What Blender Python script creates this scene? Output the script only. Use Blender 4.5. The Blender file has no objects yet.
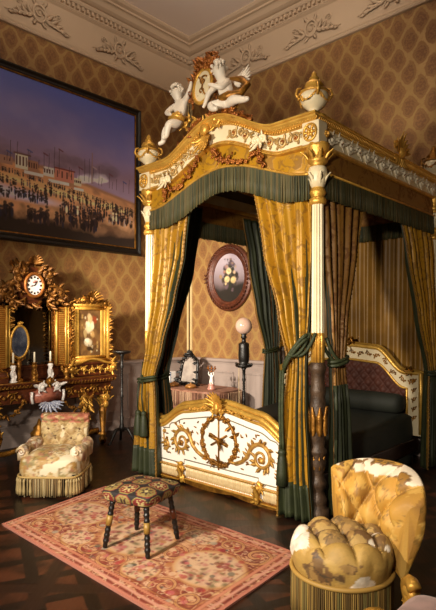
import bpy, math, random
import numpy as np
from mathutils import Vector, Matrix, noise
random.seed(7)
PI = math.pi
S = bpy.context.scene
COL = S.collection

def lin(h):
    h = h.lstrip('#')
    out = []
    for i in (0, 2, 4):
        c = int(h[i:i+2], 16) / 255
        out.append(c / 12.92 if c <= .04045 else ((c + .055) / 1.055) ** 2.4)
    return tuple(out)

# ------------------------------------------------------------------ mesh builder
class MB:
    def __init__(s):
        s.V = []; s.F = []; s.S = []; s.C = {}; s.T = None; s.K = []
    def cut(s):
        """what follows is a piece of its own"""
        if s.V and (not s.K or s.K[-1][0] != len(s.V)): s.K.append((len(s.V), len(s.F)))
    def add(s, vs, fs, smooth=True):
        b = len(s.V)
        if s.T is not None:
            vs = [tuple(s.T @ Vector(v)) for v in vs]
        s.V.extend([tuple(v) for v in vs])
        for f in fs:
            s.F.append(tuple(i + b for i in f)); s.S.append(smooth)
        return b
    def box(s, c, d, rz=0, smooth=False):
        x, y, z = d[0]/2, d[1]/2, d[2]/2
        vs = [(-x,-y,-z),(x,-y,-z),(x,y,-z),(-x,y,-z),(-x,-y,z),(x,-y,z),(x,y,z),(-x,y,z)]
        cs, sn = math.cos(rz), math.sin(rz)
        vs = [(c[0]+a*cs-b*sn, c[1]+a*sn+b*cs, c[2]+e) for a, b, e in vs]
        s.add(vs, [(3,2,1,0),(4,5,6,7),(0,1,5,4),(1,2,6,5),(2,3,7,6),(3,0,4,7)], smooth)
    def lathe(s, prof, c, n=20, flutes=0, fd=.12, axis=None, smooth=True):
        vs = []; fs = []
        M = None
        if axis is not None:
            M = Vector((0,0,1)).rotation_difference(Vector(axis)).to_matrix()
        for r, z in prof:
            for i in range(n):
                a = 2*PI*i/n
                rr = r*(1-fd*(.5+.5*math.cos(a*flutes))) if flutes else r
                p = Vector((rr*math.cos(a), rr*math.sin(a), z))
                if M: p = M @ p
                vs.append((c[0]+p.x, c[1]+p.y, c[2]+p.z))
        m = len(prof)
        for j in range(m-1):
            for i in range(n):
                k = (i+1) % n
                fs.append((j*n+i, j*n+k, (j+1)*n+k, (j+1)*n+i))
        fs.append(tuple(reversed(range(n)))); fs.append(tuple((m-1)*n+i for i in range(n)))
        s.add(vs, fs, smooth)
    def tube(s, pts, r, n=6, closed=False, flat=1.0):
        P = [Vector(p) for p in pts]; m = len(P)
        R = r if isinstance(r, (list, tuple)) else [r]*m
        vs = []; fs = []
        ref = None
        for i in range(m):
            if closed: t = P[(i+1) % m] - P[i-1]
            else: t = P[min(i+1, m-1)] - P[max(i-1, 0)]
            if t.length < 1e-9: t = Vector((0,0,1))
            t.normalize()
            if ref is None:
                ref = Vector((0,0,1)) if abs(t.z) < .9 else Vector((1,0,0))
            a = (ref - t*ref.dot(t))
            if a.length < 1e-6: a = t.orthogonal()
            a.normalize(); ref = a; b = t.cross(a)
            for k in range(n):
                q = 2*PI*k/n
                vs.append(P[i] + (a*math.cos(q) + b*math.sin(q)*flat)*R[i])
        for i in range(m if closed else m-1):
            j = (i+1) % m
            for k in range(n):
                l = (k+1) % n
                fs.append((i*n+k, i*n+l, j*n+l, j*n+k))
        if not closed:
            fs.append(tuple(reversed(range(n)))); fs.append(tuple((m-1)*n+k for k in range(n)))
        s.add(vs, fs)
    def ell(s, c, r, n=10, m=6, rot=None):
        if not isinstance(r, (list, tuple)): r = (r, r, r)
        vs = [(0,0,r[2])]; fs = []
        for j in range(1, m):
            th = PI*j/m
            for i in range(n):
                a = 2*PI*i/n
                vs.append((r[0]*math.sin(th)*math.cos(a), r[1]*math.sin(th)*math.sin(a), r[2]*math.cos(th)))
        vs.append((0,0,-r[2]))
        for i in range(n): fs.append((0, 1+i, 1+(i+1) % n))
        for j in range(m-2):
            for i in range(n):
                a = 1+j*n; b = a+n; k = (i+1) % n
                fs.append((a+i, b+i, b+k, a+k))
        e = len(vs)-1; a = 1+(m-2)*n
        for i in range(n): fs.append((a+i, e, a+(i+1) % n))
        c = Vector(c)
        vs = [c + (rot @ Vector(v) if rot else Vector(v)) for v in vs]
        s.add(vs, fs)
    def grid(s, nu, nv, fn, cu=False, cv=False, smooth=True, flip=False):
        vs = [fn(i/(nu if cu else nu-1), j/(nv if cv else nv-1)) for j in range(nv) for i in range(nu)]
        fs = []
        for j in range(nv if cv else nv-1):
            for i in range(nu if cu else nu-1):
                k = (i+1) % nu; l = (j+1) % nv
                f = (j*nu+i, j*nu+k, l*nu+k, l*nu+i)
                fs.append(tuple(reversed(f)) if flip else f)
        return s.add(vs, fs, smooth)
    def prism(s, outl, fn, d0, d1, smooth=False):
        """outline of (a,b) pairs, fn(a,b,d) -> point"""
        n = len(outl)
        vs = [fn(a, b, d0) for a, b in outl] + [fn(a, b, d1) for a, b in outl]
        fs = [tuple(reversed(range(n))), tuple(range(n, 2*n))]
        for i in range(n):
            j = (i+1) % n
            fs.append((i, j, n+j, n+i))
        s.add(vs, fs, smooth)
    def leaf(s, base, d, nrm, L, W, curl=.3, n=6):
        base = Vector(base); d = Vector(d).normalized(); nrm = Vector(nrm)
        nrm = (nrm - d*nrm.dot(d))
        nrm = nrm.normalized() if nrm.length > 1e-6 else d.orthogonal()
        sd = d.cross(nrm)
        vs = []; fs = []
        for i in range(n):
            t = i/(n-1)
            w = W*.5*(math.sin(PI*(.12+.86*t))**.8)*(1 if i % 2 else .78)
            c = base + d*(L*(t - .12*curl*t*t)) + nrm*(L*curl*(t*t) + W*.16)
            e = base + d*(L*(t - .12*curl*t*t)) + nrm*(L*curl*t*t)
            vs += [e - sd*w, c, e + sd*w, e - nrm*W*.12]
            if i:
                a = (i-1)*4; b = i*4
                fs += [(a,a+1,b+1,b),(a+1,a+2,b+2,b+1),(a+2,a+3,b+3,b+2),(a+3,a,b,b+3)]
        s.add(vs, fs)
    def rose(s, c, nrm, r):
        c = Vector(c); nrm = Vector(nrm).normalized()
        a = nrm.orthogonal().normalized(); b = nrm.cross(a)
        s.ell(c + nrm*r*.35, r*.45, 6, 4)
        for k in range(5):
            q = 2*PI*k/5 + random.random()*.4
            o = a*math.cos(q) + b*math.sin(q)
            rot = Vector((0,0,1)).rotation_difference(nrm*.8 + o*.5).to_matrix()
            s.ell(c + o*r*.55, (r*.48, r*.48, r*.26), 6, 4, rot)
    def scroll(s, c, r0, turns, u, v, th0, dirn=1, rad=.012, rad2=None, nrm=None, leaves=0, tail=None, n=28, lw=.05):
        """spiral in the (u,v) plane that starts at the rim and winds in"""
        c = Vector(c); u = Vector(u); v = Vector(v); nrm = Vector(nrm) if nrm else u.cross(v)
        pts = []; rr = []
        if tail:
            for p in tail: pts.append(Vector(p)); rr.append(rad*.9)
        for i in range(n):
            t = i/(n-1)
            a = th0 + dirn*turns*2*PI*t
            r = r0*(1 - .82*t**.8)
            pts.append(c + u*math.cos(a)*r + v*math.sin(a)*r)
            rr.append(rad*(1-t) + (rad2 or rad*.5)*t)
        s.tube(pts, rr, 6)
        s.ell(pts[-1] + nrm*rad*.3, rad*1.3, 8, 5)
        k = max(1, len(pts)*2//3)
        for i in range(leaves):
            j = int((i+.5)/leaves*k)
            t = (pts[min(j+1, len(pts)-1)] - pts[max(j-1, 0)]).normalized()
            o = (pts[j] - c).normalized()
            s.leaf(pts[j], t*.7 + o*.8, nrm, lw, lw*.55, .25)
    def garland(s, pts, nrm, r=.03, step=.8, wob=.5):
        P = [Vector(p) for p in pts]; nrm = Vector(nrm)
        for i in range(len(P)-1):
            a, b = P[i], P[i+1]
            n = max(1, int((b-a).length/(r*step)))
            for k in range(n):
                p = a.lerp(b, k/n) + Vector([random.uniform(-1,1)*r*wob for _ in range(3)])
                if random.random() < .6:
                    s.rose(p, nrm + Vector([random.uniform(-.5,.5) for _ in range(3)]), r*random.uniform(.6,1))
                else:
                    d = Vector([random.uniform(-1,1) for _ in range(3)])
                    s.leaf(p, d, nrm, r*2.0, r*1.1, .2)
    def fringe(s, pts, length, step=.016, r=.006, jit=.01, colors=None, nrm=None):
        """hanging strands under a polyline; length is number or list per point"""
        P = [Vector(p) for p in pts]
        if not isinstance(length, (list, tuple)): length = [length]*len(P)
        for i in range(len(P)-1):
            a, b = P[i], P[i+1]
            n = max(1, int((b-a).length/step))
            for k in range(n):
                t = k/n
                p = a.lerp(b, t); L = length[i]*(1-t)+length[i+1]*t + random.uniform(-jit, jit)
                d = random.uniform(-.5,.5)*r; tw = random.random()*2
                vs = []; 
                for (z, q) in ((0, .9), (L*.5, .8), (L, 1.1)):
                    for e in range(4):
                        an = tw + e*PI/2
                        vs.append((p.x + d*(z/L) + math.cos(an)*r*q, p.y + d*(z/L) + math.sin(an)*r*q, p.z - z))
                fs = []
                for j in range(2):
                    for e in range(4):
                        f = (e+1) % 4
                        fs.append((j*4+e, (j+1)*4+e, (j+1)*4+f, j*4+f))
                fs.append((8,11,10,9))
                st = len(s.V); s.add(vs, fs)
                if colors:
                    c = random.choice(colors)
                    for q in range(st, len(s.V)): s.C[q] = c

def wpos(o):
    v = Vector((0,0,0))
    while o is not None:
        v += o.location; o = o.parent
    return v

def build(mb, name, m, parent=None, org=None, bevel=0, solid=0, sub=0, cols=None, autos=True):
    if mb.K:
        ends = mb.K+[(len(mb.V), len(mb.F))]; st = (0, 0); first = None
        for e in ends:
            if e[0] > st[0]:
                q = MB(); q.V = mb.V[st[0]:e[0]]; q.S = mb.S[st[1]:e[1]]
                q.F = [tuple(i-st[0] for i in f) for f in mb.F[st[1]:e[1]]]
                q.C = {k-st[0]: c for k, c in mb.C.items() if st[0] <= k < e[0]}
                o = build(q, name, m, parent, org, bevel, solid, sub, cols[st[0]:e[0]] if cols is not None else None)
                first = first or o
            st = e
        return first
    me = bpy.data.meshes.new(name)
    off = Vector(org) if org else Vector((0,0,0))
    base = wpos(parent) + off if parent else off
    V = np.array(mb.V, dtype=float) - np.array(base)
    me.from_pydata(V.tolist(), [], mb.F)
    me.polygons.foreach_set('use_smooth', mb.S)
    if cols is not None or mb.C:
        at = me.color_attributes.new('col', 'FLOAT_COLOR', 'POINT')
        arr = np.ones((len(mb.V), 4), dtype=np.float32)
        if cols is not None: arr[:, :3] = cols
        for k, c in mb.C.items(): arr[k, :3] = c
        at.data.foreach_set('color', arr.ravel())
    me.materials.append(m)
    me.update()
    o = bpy.data.objects.new(name, me); COL.objects.link(o)
    o.location = off
    if parent: o.parent = parent
    if bevel:
        b = o.modifiers.new('bevel', 'BEVEL'); b.width = bevel; b.segments = 2; b.limit_method = 'ANGLE'
    if solid:
        b = o.modifiers.new('solid', 'SOLIDIFY'); b.thickness = solid; b.offset = 0
    if sub:
        b = o.modifiers.new('sub', 'SUBSURF'); b.levels = sub; b.render_levels = sub
    return o

def tag(o, label, cat, group=None):
    o['label'] = label; o['category'] = cat
    if group: o['group'] = group
    return o
def thing(name, loc, label, cat, group=None):
    o = bpy.data.objects.new(name, None); COL.objects.link(o)
    o.location = loc; o.empty_display_size = .1
    return tag(o, label, cat, group)
def struct(mb, name, m, **k):
    o = build(mb, name, m, **k); o['kind'] = 'structure'; return o
def copy_tree(o, parent=None):
    c = o.copy(); COL.objects.link(c)
    if parent: c.parent = parent
    for ch in list(o.children): copy_tree(ch, c)
    return c

def smooth(t): 
    t = max(0., min(1., t)); return t*t*(3-2*t)
def interp(keys, z):
    """keys sorted by descending z: (z, a, b, ...) smooth interpolation"""
    if z >= keys[0][0]: return keys[0][1:]
    for i in range(len(keys)-1):
        if z >= keys[i+1][0]:
            t = (keys[i][0]-z)/(keys[i][0]-keys[i+1][0])
            t = .5*t + .5*smooth(t)
            return tuple(p*(1-t)+q*t for p, q in zip(keys[i][1:], keys[i+1][1:]))
    return keys[-1][1:]

# ------------------------------------------------------------------ materials
class N:
    def __init__(s, name):
        s.m = bpy.data.materials.new(name); s.m.use_nodes = True
        s.t = s.m.node_tree; s.b = s.t.nodes['Principled BSDF']
    def n(s, typ, **k):
        o = s.t.nodes.new(typ)
        for a, v in k.items(): setattr(o, a, v)
        return o
    def l(s, a, b): s.t.links.new(a, b)
    def val(s, sock, v):
        if hasattr(v, 'is_linked'): s.l(v, sock)
        else: sock.default_value = v
    def math(s, op, a, b=0., c=None):
        o = s.n('ShaderNodeMath', operation=op)
        s.val(o.inputs[0], a); s.val(o.inputs[1], b)
        if c is not None: s.val(o.inputs[2], c)
        return o.outputs[0]
    def mix(s, f, a, b, mode='MIX'):
        o = s.n('ShaderNodeMix', data_type='RGBA', blend_type=mode)
        s.val(o.inputs[0], f)
        for i, v in ((6, a), (7, b)):
            if hasattr(v, 'is_linked'): s.l(v, o.inputs[i])
            else: o.inputs[i].default_value = (*v[:3], 1)
        return o.outputs[2]
    def pos(s):
        return s.n('ShaderNodeTexCoord').outputs['Object']
    def sep(s, v):
        o = s.n('ShaderNodeSeparateXYZ'); s.l(v, o.inputs[0]); return o.outputs
    def noise(s, scale, detail=3, rough=.5, vec=None, dist=0):
        o = s.n('ShaderNodeTexNoise')
        o.inputs['Scale'].default_value = scale; o.inputs['Detail'].default_value = detail
        o.inputs['Roughness'].default_value = rough; o.inputs['Distortion'].default_value = dist
        s.l(vec if vec is not None else s.pos(), o.inputs['Vector'])
        return o.outputs[0]
    def sstep(s, x, a, b):
        o = s.n('ShaderNodeMapRange', interpolation_type='SMOOTHSTEP')
        s.val(o.inputs[0], x); o.inputs[1].default_value = a; o.inputs[2].default_value = b
        return o.outputs[0]
    def bump(s, h, st=.3, d=.01):
        o = s.n('ShaderNodeBump'); o.inputs['Strength'].default_value = st; o.inputs['Distance'].default_value = d
        s.l(h, o.inputs['Height']); s.l(o.outputs[0], s.b.inputs['Normal'])
    def fin(s, col=None, rough=.5, metal=0., spec=None, sheen=0.):
        if col is not None:
            if hasattr(col, 'is_linked'): s.l(col, s.b.inputs['Base Color'])
            else: s.b.inputs['Base Color'].default_value = (*col[:3], 1)
        s.val(s.b.inputs['Roughness'], rough); s.val(s.b.inputs['Metallic'], metal)
        if spec is not None: s.b.inputs['Specular IOR Level'].default_value = spec
        if sheen: s.b.inputs['Sheen Weight'].default_value = sheen
        return s.m

def M(name, col, rough=.5, metal=0., var=.0, vs=6, bump=0., bs=40, spec=None, sheen=0., col2=None, attr=False):
    g = N(name)
    if attr:
        a = g.n('ShaderNodeVertexColor'); a.layer_name = 'col'; c = a.outputs[0]
    else: c = lin(col) if isinstance(col, str) else col
    if var:
        k = g.sstep(g.noise(vs, 4), .35, .65)
        d = lin(col2) if col2 else None
        if d is None:
            d = tuple(x*(1-var) for x in c[:3]); c = g.mix(k, c, d)
        else:
            c = g.mix(g.math('MULTIPLY', k, var), c, d)
    if bump:
        g.bump(g.noise(bs, 4), bump)
    return g.fin(c, rough, metal, spec, sheen)

gold = M('gilt', '#d8a648', .38, .5, .45, 14, .35, 60, col2='#94621e')
gold_bright = M('burnished_gilt', '#dcae50', .34, .5, .4, 12, .25, 60, col2='#a87226')
gold_old = M('aged_gilt', '#a8742c', .42, .7, .6, 16, .5, 50, col2='#4a2a0c')
rust_gold = M('rust_gilt', '#a8682a', .45, .55, .6, 18, .4, 50, col2='#6a2e10')
cream = M('cream_paint', '#d9caa6', .4, 0, .25, 8, .08, 60, col2='#b8a072')
white = M('white_lacquer', '#f3eee4', .3, 0, .08, 5, 0, col2='#ddd2bd')
marble = M('white_figure', '#d6cab8', .45, 0, .2, 10, .1, 50, col2='#b8a892')
plaster = M('plaster', '#c2a98c', .8, 0, .25, 1.2, .1, 60, col2='#b4997c')
plaster2 = M('ceiling_paint', '#f4e6d8', .85, 0, .2, .8, .05, 60, col2='#e8d6c6')
darkwood = M('dark_wood', '#2c160a', .35, 0, .5, 10, .2, 50, col2='#150904')
redwood = M('red_wood', '#5c2c14', .35, 0, .6, 12, .25, 60, col2='#2c1208')
blackwood = M('black_wood', '#15100c', .4, 0, .3, 10, .3, 60)
green = M('green_silk', '#2f351a', .6, 0, .5, 7, .2, 80, col2='#191f10')
darkgreen = M('dark_green_cloth', '#23261c', .75, 0, .5, 3, .2, 60, col2='#171912')
cord = M('green_cord', '#343c1c', .6, 0, .5, 30, .6, 160, col2='#1a200e')
mirror = M('mirror_glass', '#c8c8cc', .04, 1.0)
dim_mirror = M('old_mirror_glass', '#6c6860', .08, 1.0, .6, 3, 0, col2='#2c2a26')
paint_attr = M('painted_canvas', '', .45, attr=True, bump=.06, bs=120)
rug_attr = M('woven_wool', '', .95, attr=True, bump=.5, bs=220)
dark_gilt = M('dark_gilt', '#8a5a22', .45, .55, .75, 14, .5, 50, col2='#3a1e0a')
chintz = M('worn_chintz', '', .6, attr=True, bump=.15, bs=90)
patch_attr = M('patchwork', '', .75, attr=True, bump=.25, bs=160)
fringe_attr = M('fringe_thread', '', .65, attr=True)
wax = M('candle_wax', '#e8dcc0', .4)
porcelain = M('porcelain', '#e8e2da', .2, 0, .25, 20, 0, col2='#b8a0a0')
pink_marble = M('pink_marble', '#b8705a', .35, 0, .8, 16, 0, col2='#7c3824')

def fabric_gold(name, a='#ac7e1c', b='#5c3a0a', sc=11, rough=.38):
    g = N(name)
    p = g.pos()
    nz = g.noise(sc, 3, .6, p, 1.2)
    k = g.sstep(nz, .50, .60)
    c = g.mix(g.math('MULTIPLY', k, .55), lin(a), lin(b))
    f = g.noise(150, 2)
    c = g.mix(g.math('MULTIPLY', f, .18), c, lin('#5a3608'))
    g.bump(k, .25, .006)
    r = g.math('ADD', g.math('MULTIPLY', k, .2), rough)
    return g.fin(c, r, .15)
damask = fabric_gold('gold_damask')
damask_dim = fabric_gold('shaded_damask', '#8a6024', '#5c2c0c', 9, .5)  # the gold damask again, with the shade of the bed sides in its colour
olive_silk = M('olive_silk', '#8c6420', .5, .05, .6, 3, .1, 60, col2='#583c12')
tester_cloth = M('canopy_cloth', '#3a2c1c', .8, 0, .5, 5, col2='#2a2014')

def wallpaper(name, ax):
    g = N(name)
    p = g.pos(); x, y, z = g.sep(p)
    h = x if ax == 'x' else y
    nz = g.math('SUBTRACT', g.noise(9, 4, .6), .5)
    u = g.math('MULTIPLY', h, 2*PI/.27); v = g.math('MULTIPLY', z, 2*PI/.385)
    f = g.math('ADD', g.math('COSINE', u), g.math('COSINE', v))
    F = g.math('ABSOLUTE', g.math('ADD', f, g.math('MULTIPLY', nz, 2.2)))
    lat = g.math('SUBTRACT', 1.0, g.sstep(F, .22, .55))
    n2 = g.math('SUBTRACT', g.noise(26, 3, .6), .5)
    n3 = g.noise(38, 2, .5)
    flo = g.math('MULTIPLY', g.sstep(F, .85, 1.15), g.sstep(n3, .44, .52))
    ground = lin('#95693a'); c = g.mix(flo, ground, lin('#825832'))
    ringm = g.math('SUBTRACT', 1.0, g.sstep(g.math('ABSOLUTE', g.math('SUBTRACT', g.math('ADD', F, g.math('MULTIPLY', n2, 1.6)), .95)), .04, .16))
    c = g.mix(g.math('MULTIPLY', ringm, .6), c, lin('#9c7844'))
    lat = g.math('MULTIPLY', lat, g.sstep(n2, -.35, -.02))
    c = g.mix(lat, c, lin('#b08c54'))
    fine = g.noise(120, 2)
    c = g.mix(g.math('MULTIPLY', fine, .3), c, lin('#4c3418'))
    r = g.math('SUBTRACT', .6, g.math('MULTIPLY', lat, .2))
    return g.fin(c, r, g.math('MULTIPLY', lat, .25))
paper_left = wallpaper('damask_paper_left', 'y')
paper_right = wallpaper('damask_paper_right', 'x')

def parquet():
    g = N('parquet')
    p = g.pos(); x, y, z = g.sep(p)
    a = math.radians(43)
    u = g.math('ADD', g.math('MULTIPLY', x, math.cos(a)), g.math('MULTIPLY', y, math.sin(a)))
    v = g.math('SUBTRACT', g.math('MULTIPLY', y, math.cos(a)), g.math('MULTIPLY', x, math.sin(a)))
    def band(c, per, w):
        t = g.math('FRACT', g.math('DIVIDE', c, per))
        d = g.math('ABSOLUTE', g.math('SUBTRACT', t, .5))
        return g.sstep(d, .5-w-.015, .5-w+.015)
    d1 = g.math('ADD', u, v); d2 = g.math('SUBTRACT', u, v)
    b = g.math('MAXIMUM', band(g.math('MULTIPLY', g.math('ADD', u, g.math('MULTIPLY', v, .45)), 1), .30, .14), band(g.math('SUBTRACT', v, g.math('MULTIPLY', u, .45)), .30, .14))
    frame = g.math('MAXIMUM', band(u, 1.0, .05), band(v, 1.0, .05))
    o = g.n('ShaderNodeCombineXYZ')
    g.l(g.math('MULTIPLY', u, 60), o.inputs[0]); g.l(g.math('MULTIPLY', v, 5), o.inputs[1])
    grain = g.noise(1, 4, .6, o.outputs[0])
    patchn = g.noise(5, 1)
    c = g.mix(g.sstep(patchn, .35, .65), lin('#4e2816'), lin('#2c150a'))
    c = g.mix(b, c, lin('#120804'))
    c = g.mix(frame, c, lin('#221008'))
    c = g.mix(g.math('MULTIPLY', grain, .6), c, lin('#120804'))
    g.bump(g.math('ADD', g.math('MULTIPLY', grain, .2), g.math('SUBTRACT', 0, frame)), .15, .004)
    return g.fin(c, g.math('ADD', .28, g.math('MULTIPLY', grain, .2)), 0.)
parquet_m = parquet()
wains = M('wainscot_paint', '#9c8c84', .5, 0, .25, 2, .05, 40, col2='#8a7a72')

# ------------------------------------------------------------------ painter for woven and painted patterns
class Paint:
    def __init__(s, w, h, col):
        s.w, s.h = w, h
        s.a = np.ones((h, w, 3))*np.array(lin(col) if isinstance(col, str) else col)
        s.y, s.x = np.mgrid[0:h, 0:w]
        s.u = s.x/(w-1); s.v = s.y/(h-1); s.asp = w/h
    def lay(s, mask, col, al=1.):
        c = np.array(lin(col) if isinstance(col, str) else col)
        m = np.clip(mask, 0, 1)[..., None]*al
        s.a = s.a*(1-m) + c*m
    def disc(s, u, v, r, col, al=1., ax=1., ay=1., soft=.35, rot=0):
        """u,v in 0..1, r in units of height"""
        cx, cy = u*(s.w-1), v*(s.h-1); R = r*s.h*max(ax, ay)*1.3+2
        x0, x1 = int(max(0, cx-R)), int(min(s.w, cx+R+1)); y0, y1 = int(max(0, cy-R)), int(min(s.h, cy+R+1))
        if x1 <= x0 or y1 <= y0: return
        X = s.x[y0:y1, x0:x1]-cx; Y = s.y[y0:y1, x0:x1]-cy
        if rot: X, Y = X*math.cos(rot)+Y*math.sin(rot), -X*math.sin(rot)+Y*math.cos(rot)
        d = np.sqrt((X/ax)**2+(Y/ay)**2)/(r*s.h)
        m = np.clip((1-d)/soft, 0, 1)[..., None]*al
        c = np.array(lin(col) if isinstance(col, str) else col)
        s.a[y0:y1, x0:x1] = s.a[y0:y1, x0:x1]*(1-m)+c*m
    def stroke(s, pts, r, col, al=1.):
        for i in range(len(pts)-1):
            (a, b), (c, d) = pts[i], pts[i+1]
            n = max(1, int(math.hypot((c-a)*s.asp, d-b)/(r*.7)))
            for k in range(n):
                t = k/n; s.disc(a+(c-a)*t, b+(d-b)*t, r, col, al)
    def noisy(s, sc, seed=0):
        """cheap value noise 0..1"""
        rng = np.random.RandomState(seed); out = 0; tot = 0
        for o in range(4):
            k = sc*2**o; gw, gh = int(k*s.asp)+2, int(k)+2
            g = rng.rand(gh+1, gw+1)
            X = s.u*(gw-1); Y = s.v*(gh-1)
            xi = X.astype(int); yi = Y.astype(int); fx = X-xi; fy = Y-yi
            fx = fx*fx*(3-2*fx); fy = fy*fy*(3-2*fy)
            n = (g[yi, xi]*(1-fx)+g[yi, xi+1]*fx)*(1-fy)+(g[yi+1, xi]*(1-fx)+g[yi+1, xi+1]*fx)*fy
            out = out+n*.5**o; tot += .5**o
        return out/tot
    def cols(s): return s.a.reshape(-1, 3)
    def sample(s, u, v):
        return s.a[min(s.h-1, max(0, int(v*(s.h-1)))), min(s.w-1, max(0, int(u*(s.w-1))))]
rnd = random.uniform
# ================================================================== ROOM
WX, WY, CZ = -6.25, 6.0, 5.97
mb = MB(); mb.box((-1.9, 1.8, -.06), (9.2, 8.8, .12)); struct(mb, 'floor', parquet_m)
mb = MB(); mb.box((WX-.08, 1.8, 3.0), (.16, 8.8, 6.2)); struct(mb, 'wall_left', paper_left)
mb = MB(); mb.box((-1.9, WY+.08, 3.0), (8.7, .16, 6.2)); struct(mb, 'wall_right', paper_right)
mb = MB(); mb.box((-1.9, 1.8, CZ+.06), (9.2, 8.8, .12)); struct(mb, 'ceiling', plaster2)

def left_pt(a, out, z): return (WX+out, a, z)
def right_pt(a, out, z): return (a, WY-out, z)
def cornice_path(prof):
    """profile swept along the left wall, round the corner, along the right wall"""
    m = MB(); n = len(prof)
    rows = [[(WX+p, -2.5, z) for p, z in prof], [(WX+p, WY-p, z) for p, z in prof], [(2.4, WY-p, z) for p, z in prof]]
    vs = [q for r in rows for q in r]; fs = []
    for j in range(2):
        for i in range(n-1): fs.append((j*n+i, (j+1)*n+i, (j+1)*n+i+1, j*n+i+1))
    m.add(vs, fs, False); return m
mb = cornice_path([(0,5.16),(.035,5.165),(.045,5.185),(.045,5.20),(.03,5.215),(.02,5.235),(.02,5.66),(.05,5.68),(.05,5.70),(0,5.70)])
frieze = struct(mb, 'trim_1', plaster); frieze['label'] = 'plain plaster frieze above the wallpaper'
mb = cornice_path([(0,5.69),(.06,5.69),(.06,5.765),(.10,5.77),(.115,5.795),(.12,5.815),(.15,5.82),(.19,5.84),(.22,5.875),(.24,5.89),(.27,5.895),(.27,5.92),(.32,5.935),(.35,5.96),(.35,5.98),(0,5.98)])
y = -.5
while y < WY-.1:
    mb.box((WX+.08, y, 5.735), (.05, .035, .05)); y += .075
x = WX+.12
while x < 0:
    mb.box((x, WY-.08, 5.735), (.035, .05, .05)); x += .075
cornice = struct(mb, 'trim_2', plaster); cornice['label'] = 'plaster cornice with dentils under the ceiling'

def frieze_ornament(pt, a0, z0, flip=1):
    m = MB()
    P = lambda a, z, o: Vector(pt(a0+a*flip, .02+o, z0+z))
    ax = (P(1,0,0)-P(0,0,0)); ez = Vector((0,0,1)); nr = (P(0,0,1)-P(0,0,0))
    m.tube([P(.085*math.cos(t), .105*math.sin(t), .02) for t in np.linspace(0, 2*PI, 25)[:-1]], .018, 6, True)
    m.scroll(P(0,0,.02), .065, 1.4, ax, ez, 0, 1, .014, .008, nr)
    m.ell(P(0,0,.02), .03, 8, 5)
    for sd in (-1, 1):
        for k in range(5):
            t = k/4
            m.leaf(P(sd*(.09+.06*k), -.05-.015*k, .012), ax*sd+ez*(.9-.35*k), nr, .14-.012*k, .065, .3)
            m.leaf(P(sd*(.09+.065*k), -.05-.015*k, .012), ax*sd-ez*(.7-.05*k), nr, .11-.01*k, .055, .3)
        m.tube([P(sd*(.08+.37*t), -.05-.07*t, .015) for t in np.linspace(0,1,8)], [.016*(1-t)+.004 for t in np.linspace(0,1,8)], 6)
        m.scroll(P(sd*.27, .045, .015), .05, 1.3, ax*sd, ez, PI, -1, .01, .006, nr)
        m.leaf(P(sd*.05, .09, .012), ax*sd*.6+ez, nr, .10, .06, .3); m.leaf(P(sd*.04, -.09, .012), ax*sd*.6-ez, nr, .10, .06, .3)
    return m
for a in (4.57, 3.33):
    build(frieze_ornament(left_pt, a, 5.45), 'scroll_ornament', plaster, frieze)
for a in (-5.02, -3.89, -2.76):
    build(frieze_ornament(right_pt, a, 5.45), 'scroll_ornament', plaster, frieze)

# wainscot, dado rail, baseboard
mb = MB(); mb.box((WX+.012, 1.8, .49), (.024, 8.4, .9))
for y in np.arange(-.6, 6, 1.1):
    for z in (.26, .78): mb.box((WX+.03, y+.5, z), (.018, .86, .022))
    for d in (.07, .93): mb.box((WX+.03, y+d, .52), (.018, .022, .52))
struct(mb, 'trim_3', wains)
mb = MB(); mb.box((-1.9, WY-.012, .49), (8.6, .024, .9))
for x in np.arange(-6.2, 1, 1.1):
    for z in (.26, .78): mb.box((x+.5, WY-.03, z), (.86, .018, .022))
    for d in (.07, .93): mb.box((x+d, WY-.03, .52), (.022, .018, .52))
struct(mb, 'trim_4', wains)
mb = cornice_path([(0,.90),(.028,.90),(.034,.925),(.05,.94),(.055,.96),(.05,.975),(.02,.985),(0,.985)])
struct(mb, 'trim_5', wains)
mb = MB(); mb.box((WX+.022, 1.8, .07), (.044, 8.4, .14)); struct(mb, 'baseboard_left', wains, bevel=.008)
mb = MB(); mb.box((-1.9, WY-.022, .07), (8.6, .044, .14)); struct(mb, 'baseboard_right', wains, bevel=.008)
# gilt fillets that edge the wallpaper beside the corner and under the frieze
mb = MB(); mb.box((WX+.05, WY-.012, 3.07), (.03, .022, 4.17)); mb.cut(); mb.box((WX+.012, WY-.05, 3.07), (.022, .03, 4.17))
struct(mb, 'trim_6', M('pale_fillet', '#cdb787', .5))

# ================================================================== HARBOUR PAINTING
pw, ph = 520, 300
P = Paint(pw, ph, '#5a5090')
t = P.v; s_ = P.u
n1 = P.noisy(4, 1); n2 = P.noisy(9, 2)
sky = np.clip((t-.48)/.5, 0, 1)
c0 = np.array(lin('#7c6274')); c1 = np.array(lin('#5f5c8e')); c2 = np.array(lin('#3c4a90'))
k = np.clip(sky*2, 0, 1)[..., None]; k2 = np.clip(sky*2-1, 0, 1)[..., None]
P.a = c0*(1-k)+c1*k; P.a = P.a*(1-k2)+c2*k2
P.lay(np.clip((n1-.5)*3, 0, 1)*np.clip(1-sky, 0, 1), '#9a8290', .5)
P.lay(np.clip((n2-.48)*4, 0, 1)*np.clip((.45-s_)/.2, 0, 1)*np.clip((t-.45)*4, 0, 1), '#a890a8', .5)
P.lay(np.clip((n1-.45)*4, 0, 1)*np.exp(-((t-.52)/.06)**2), '#6a4a48', .6)
hor = .47-.12*np.clip((s_-.6)/.4, 0, 1)
P.lay(np.clip((hor-t)*60, 0, 1), '#8a5c38')                       # shore
P.lay(np.clip((hor-.02-t)*60, 0, 1)*np.clip((n2-.38)*6, 0, 1), '#b98248', .8)
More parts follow.
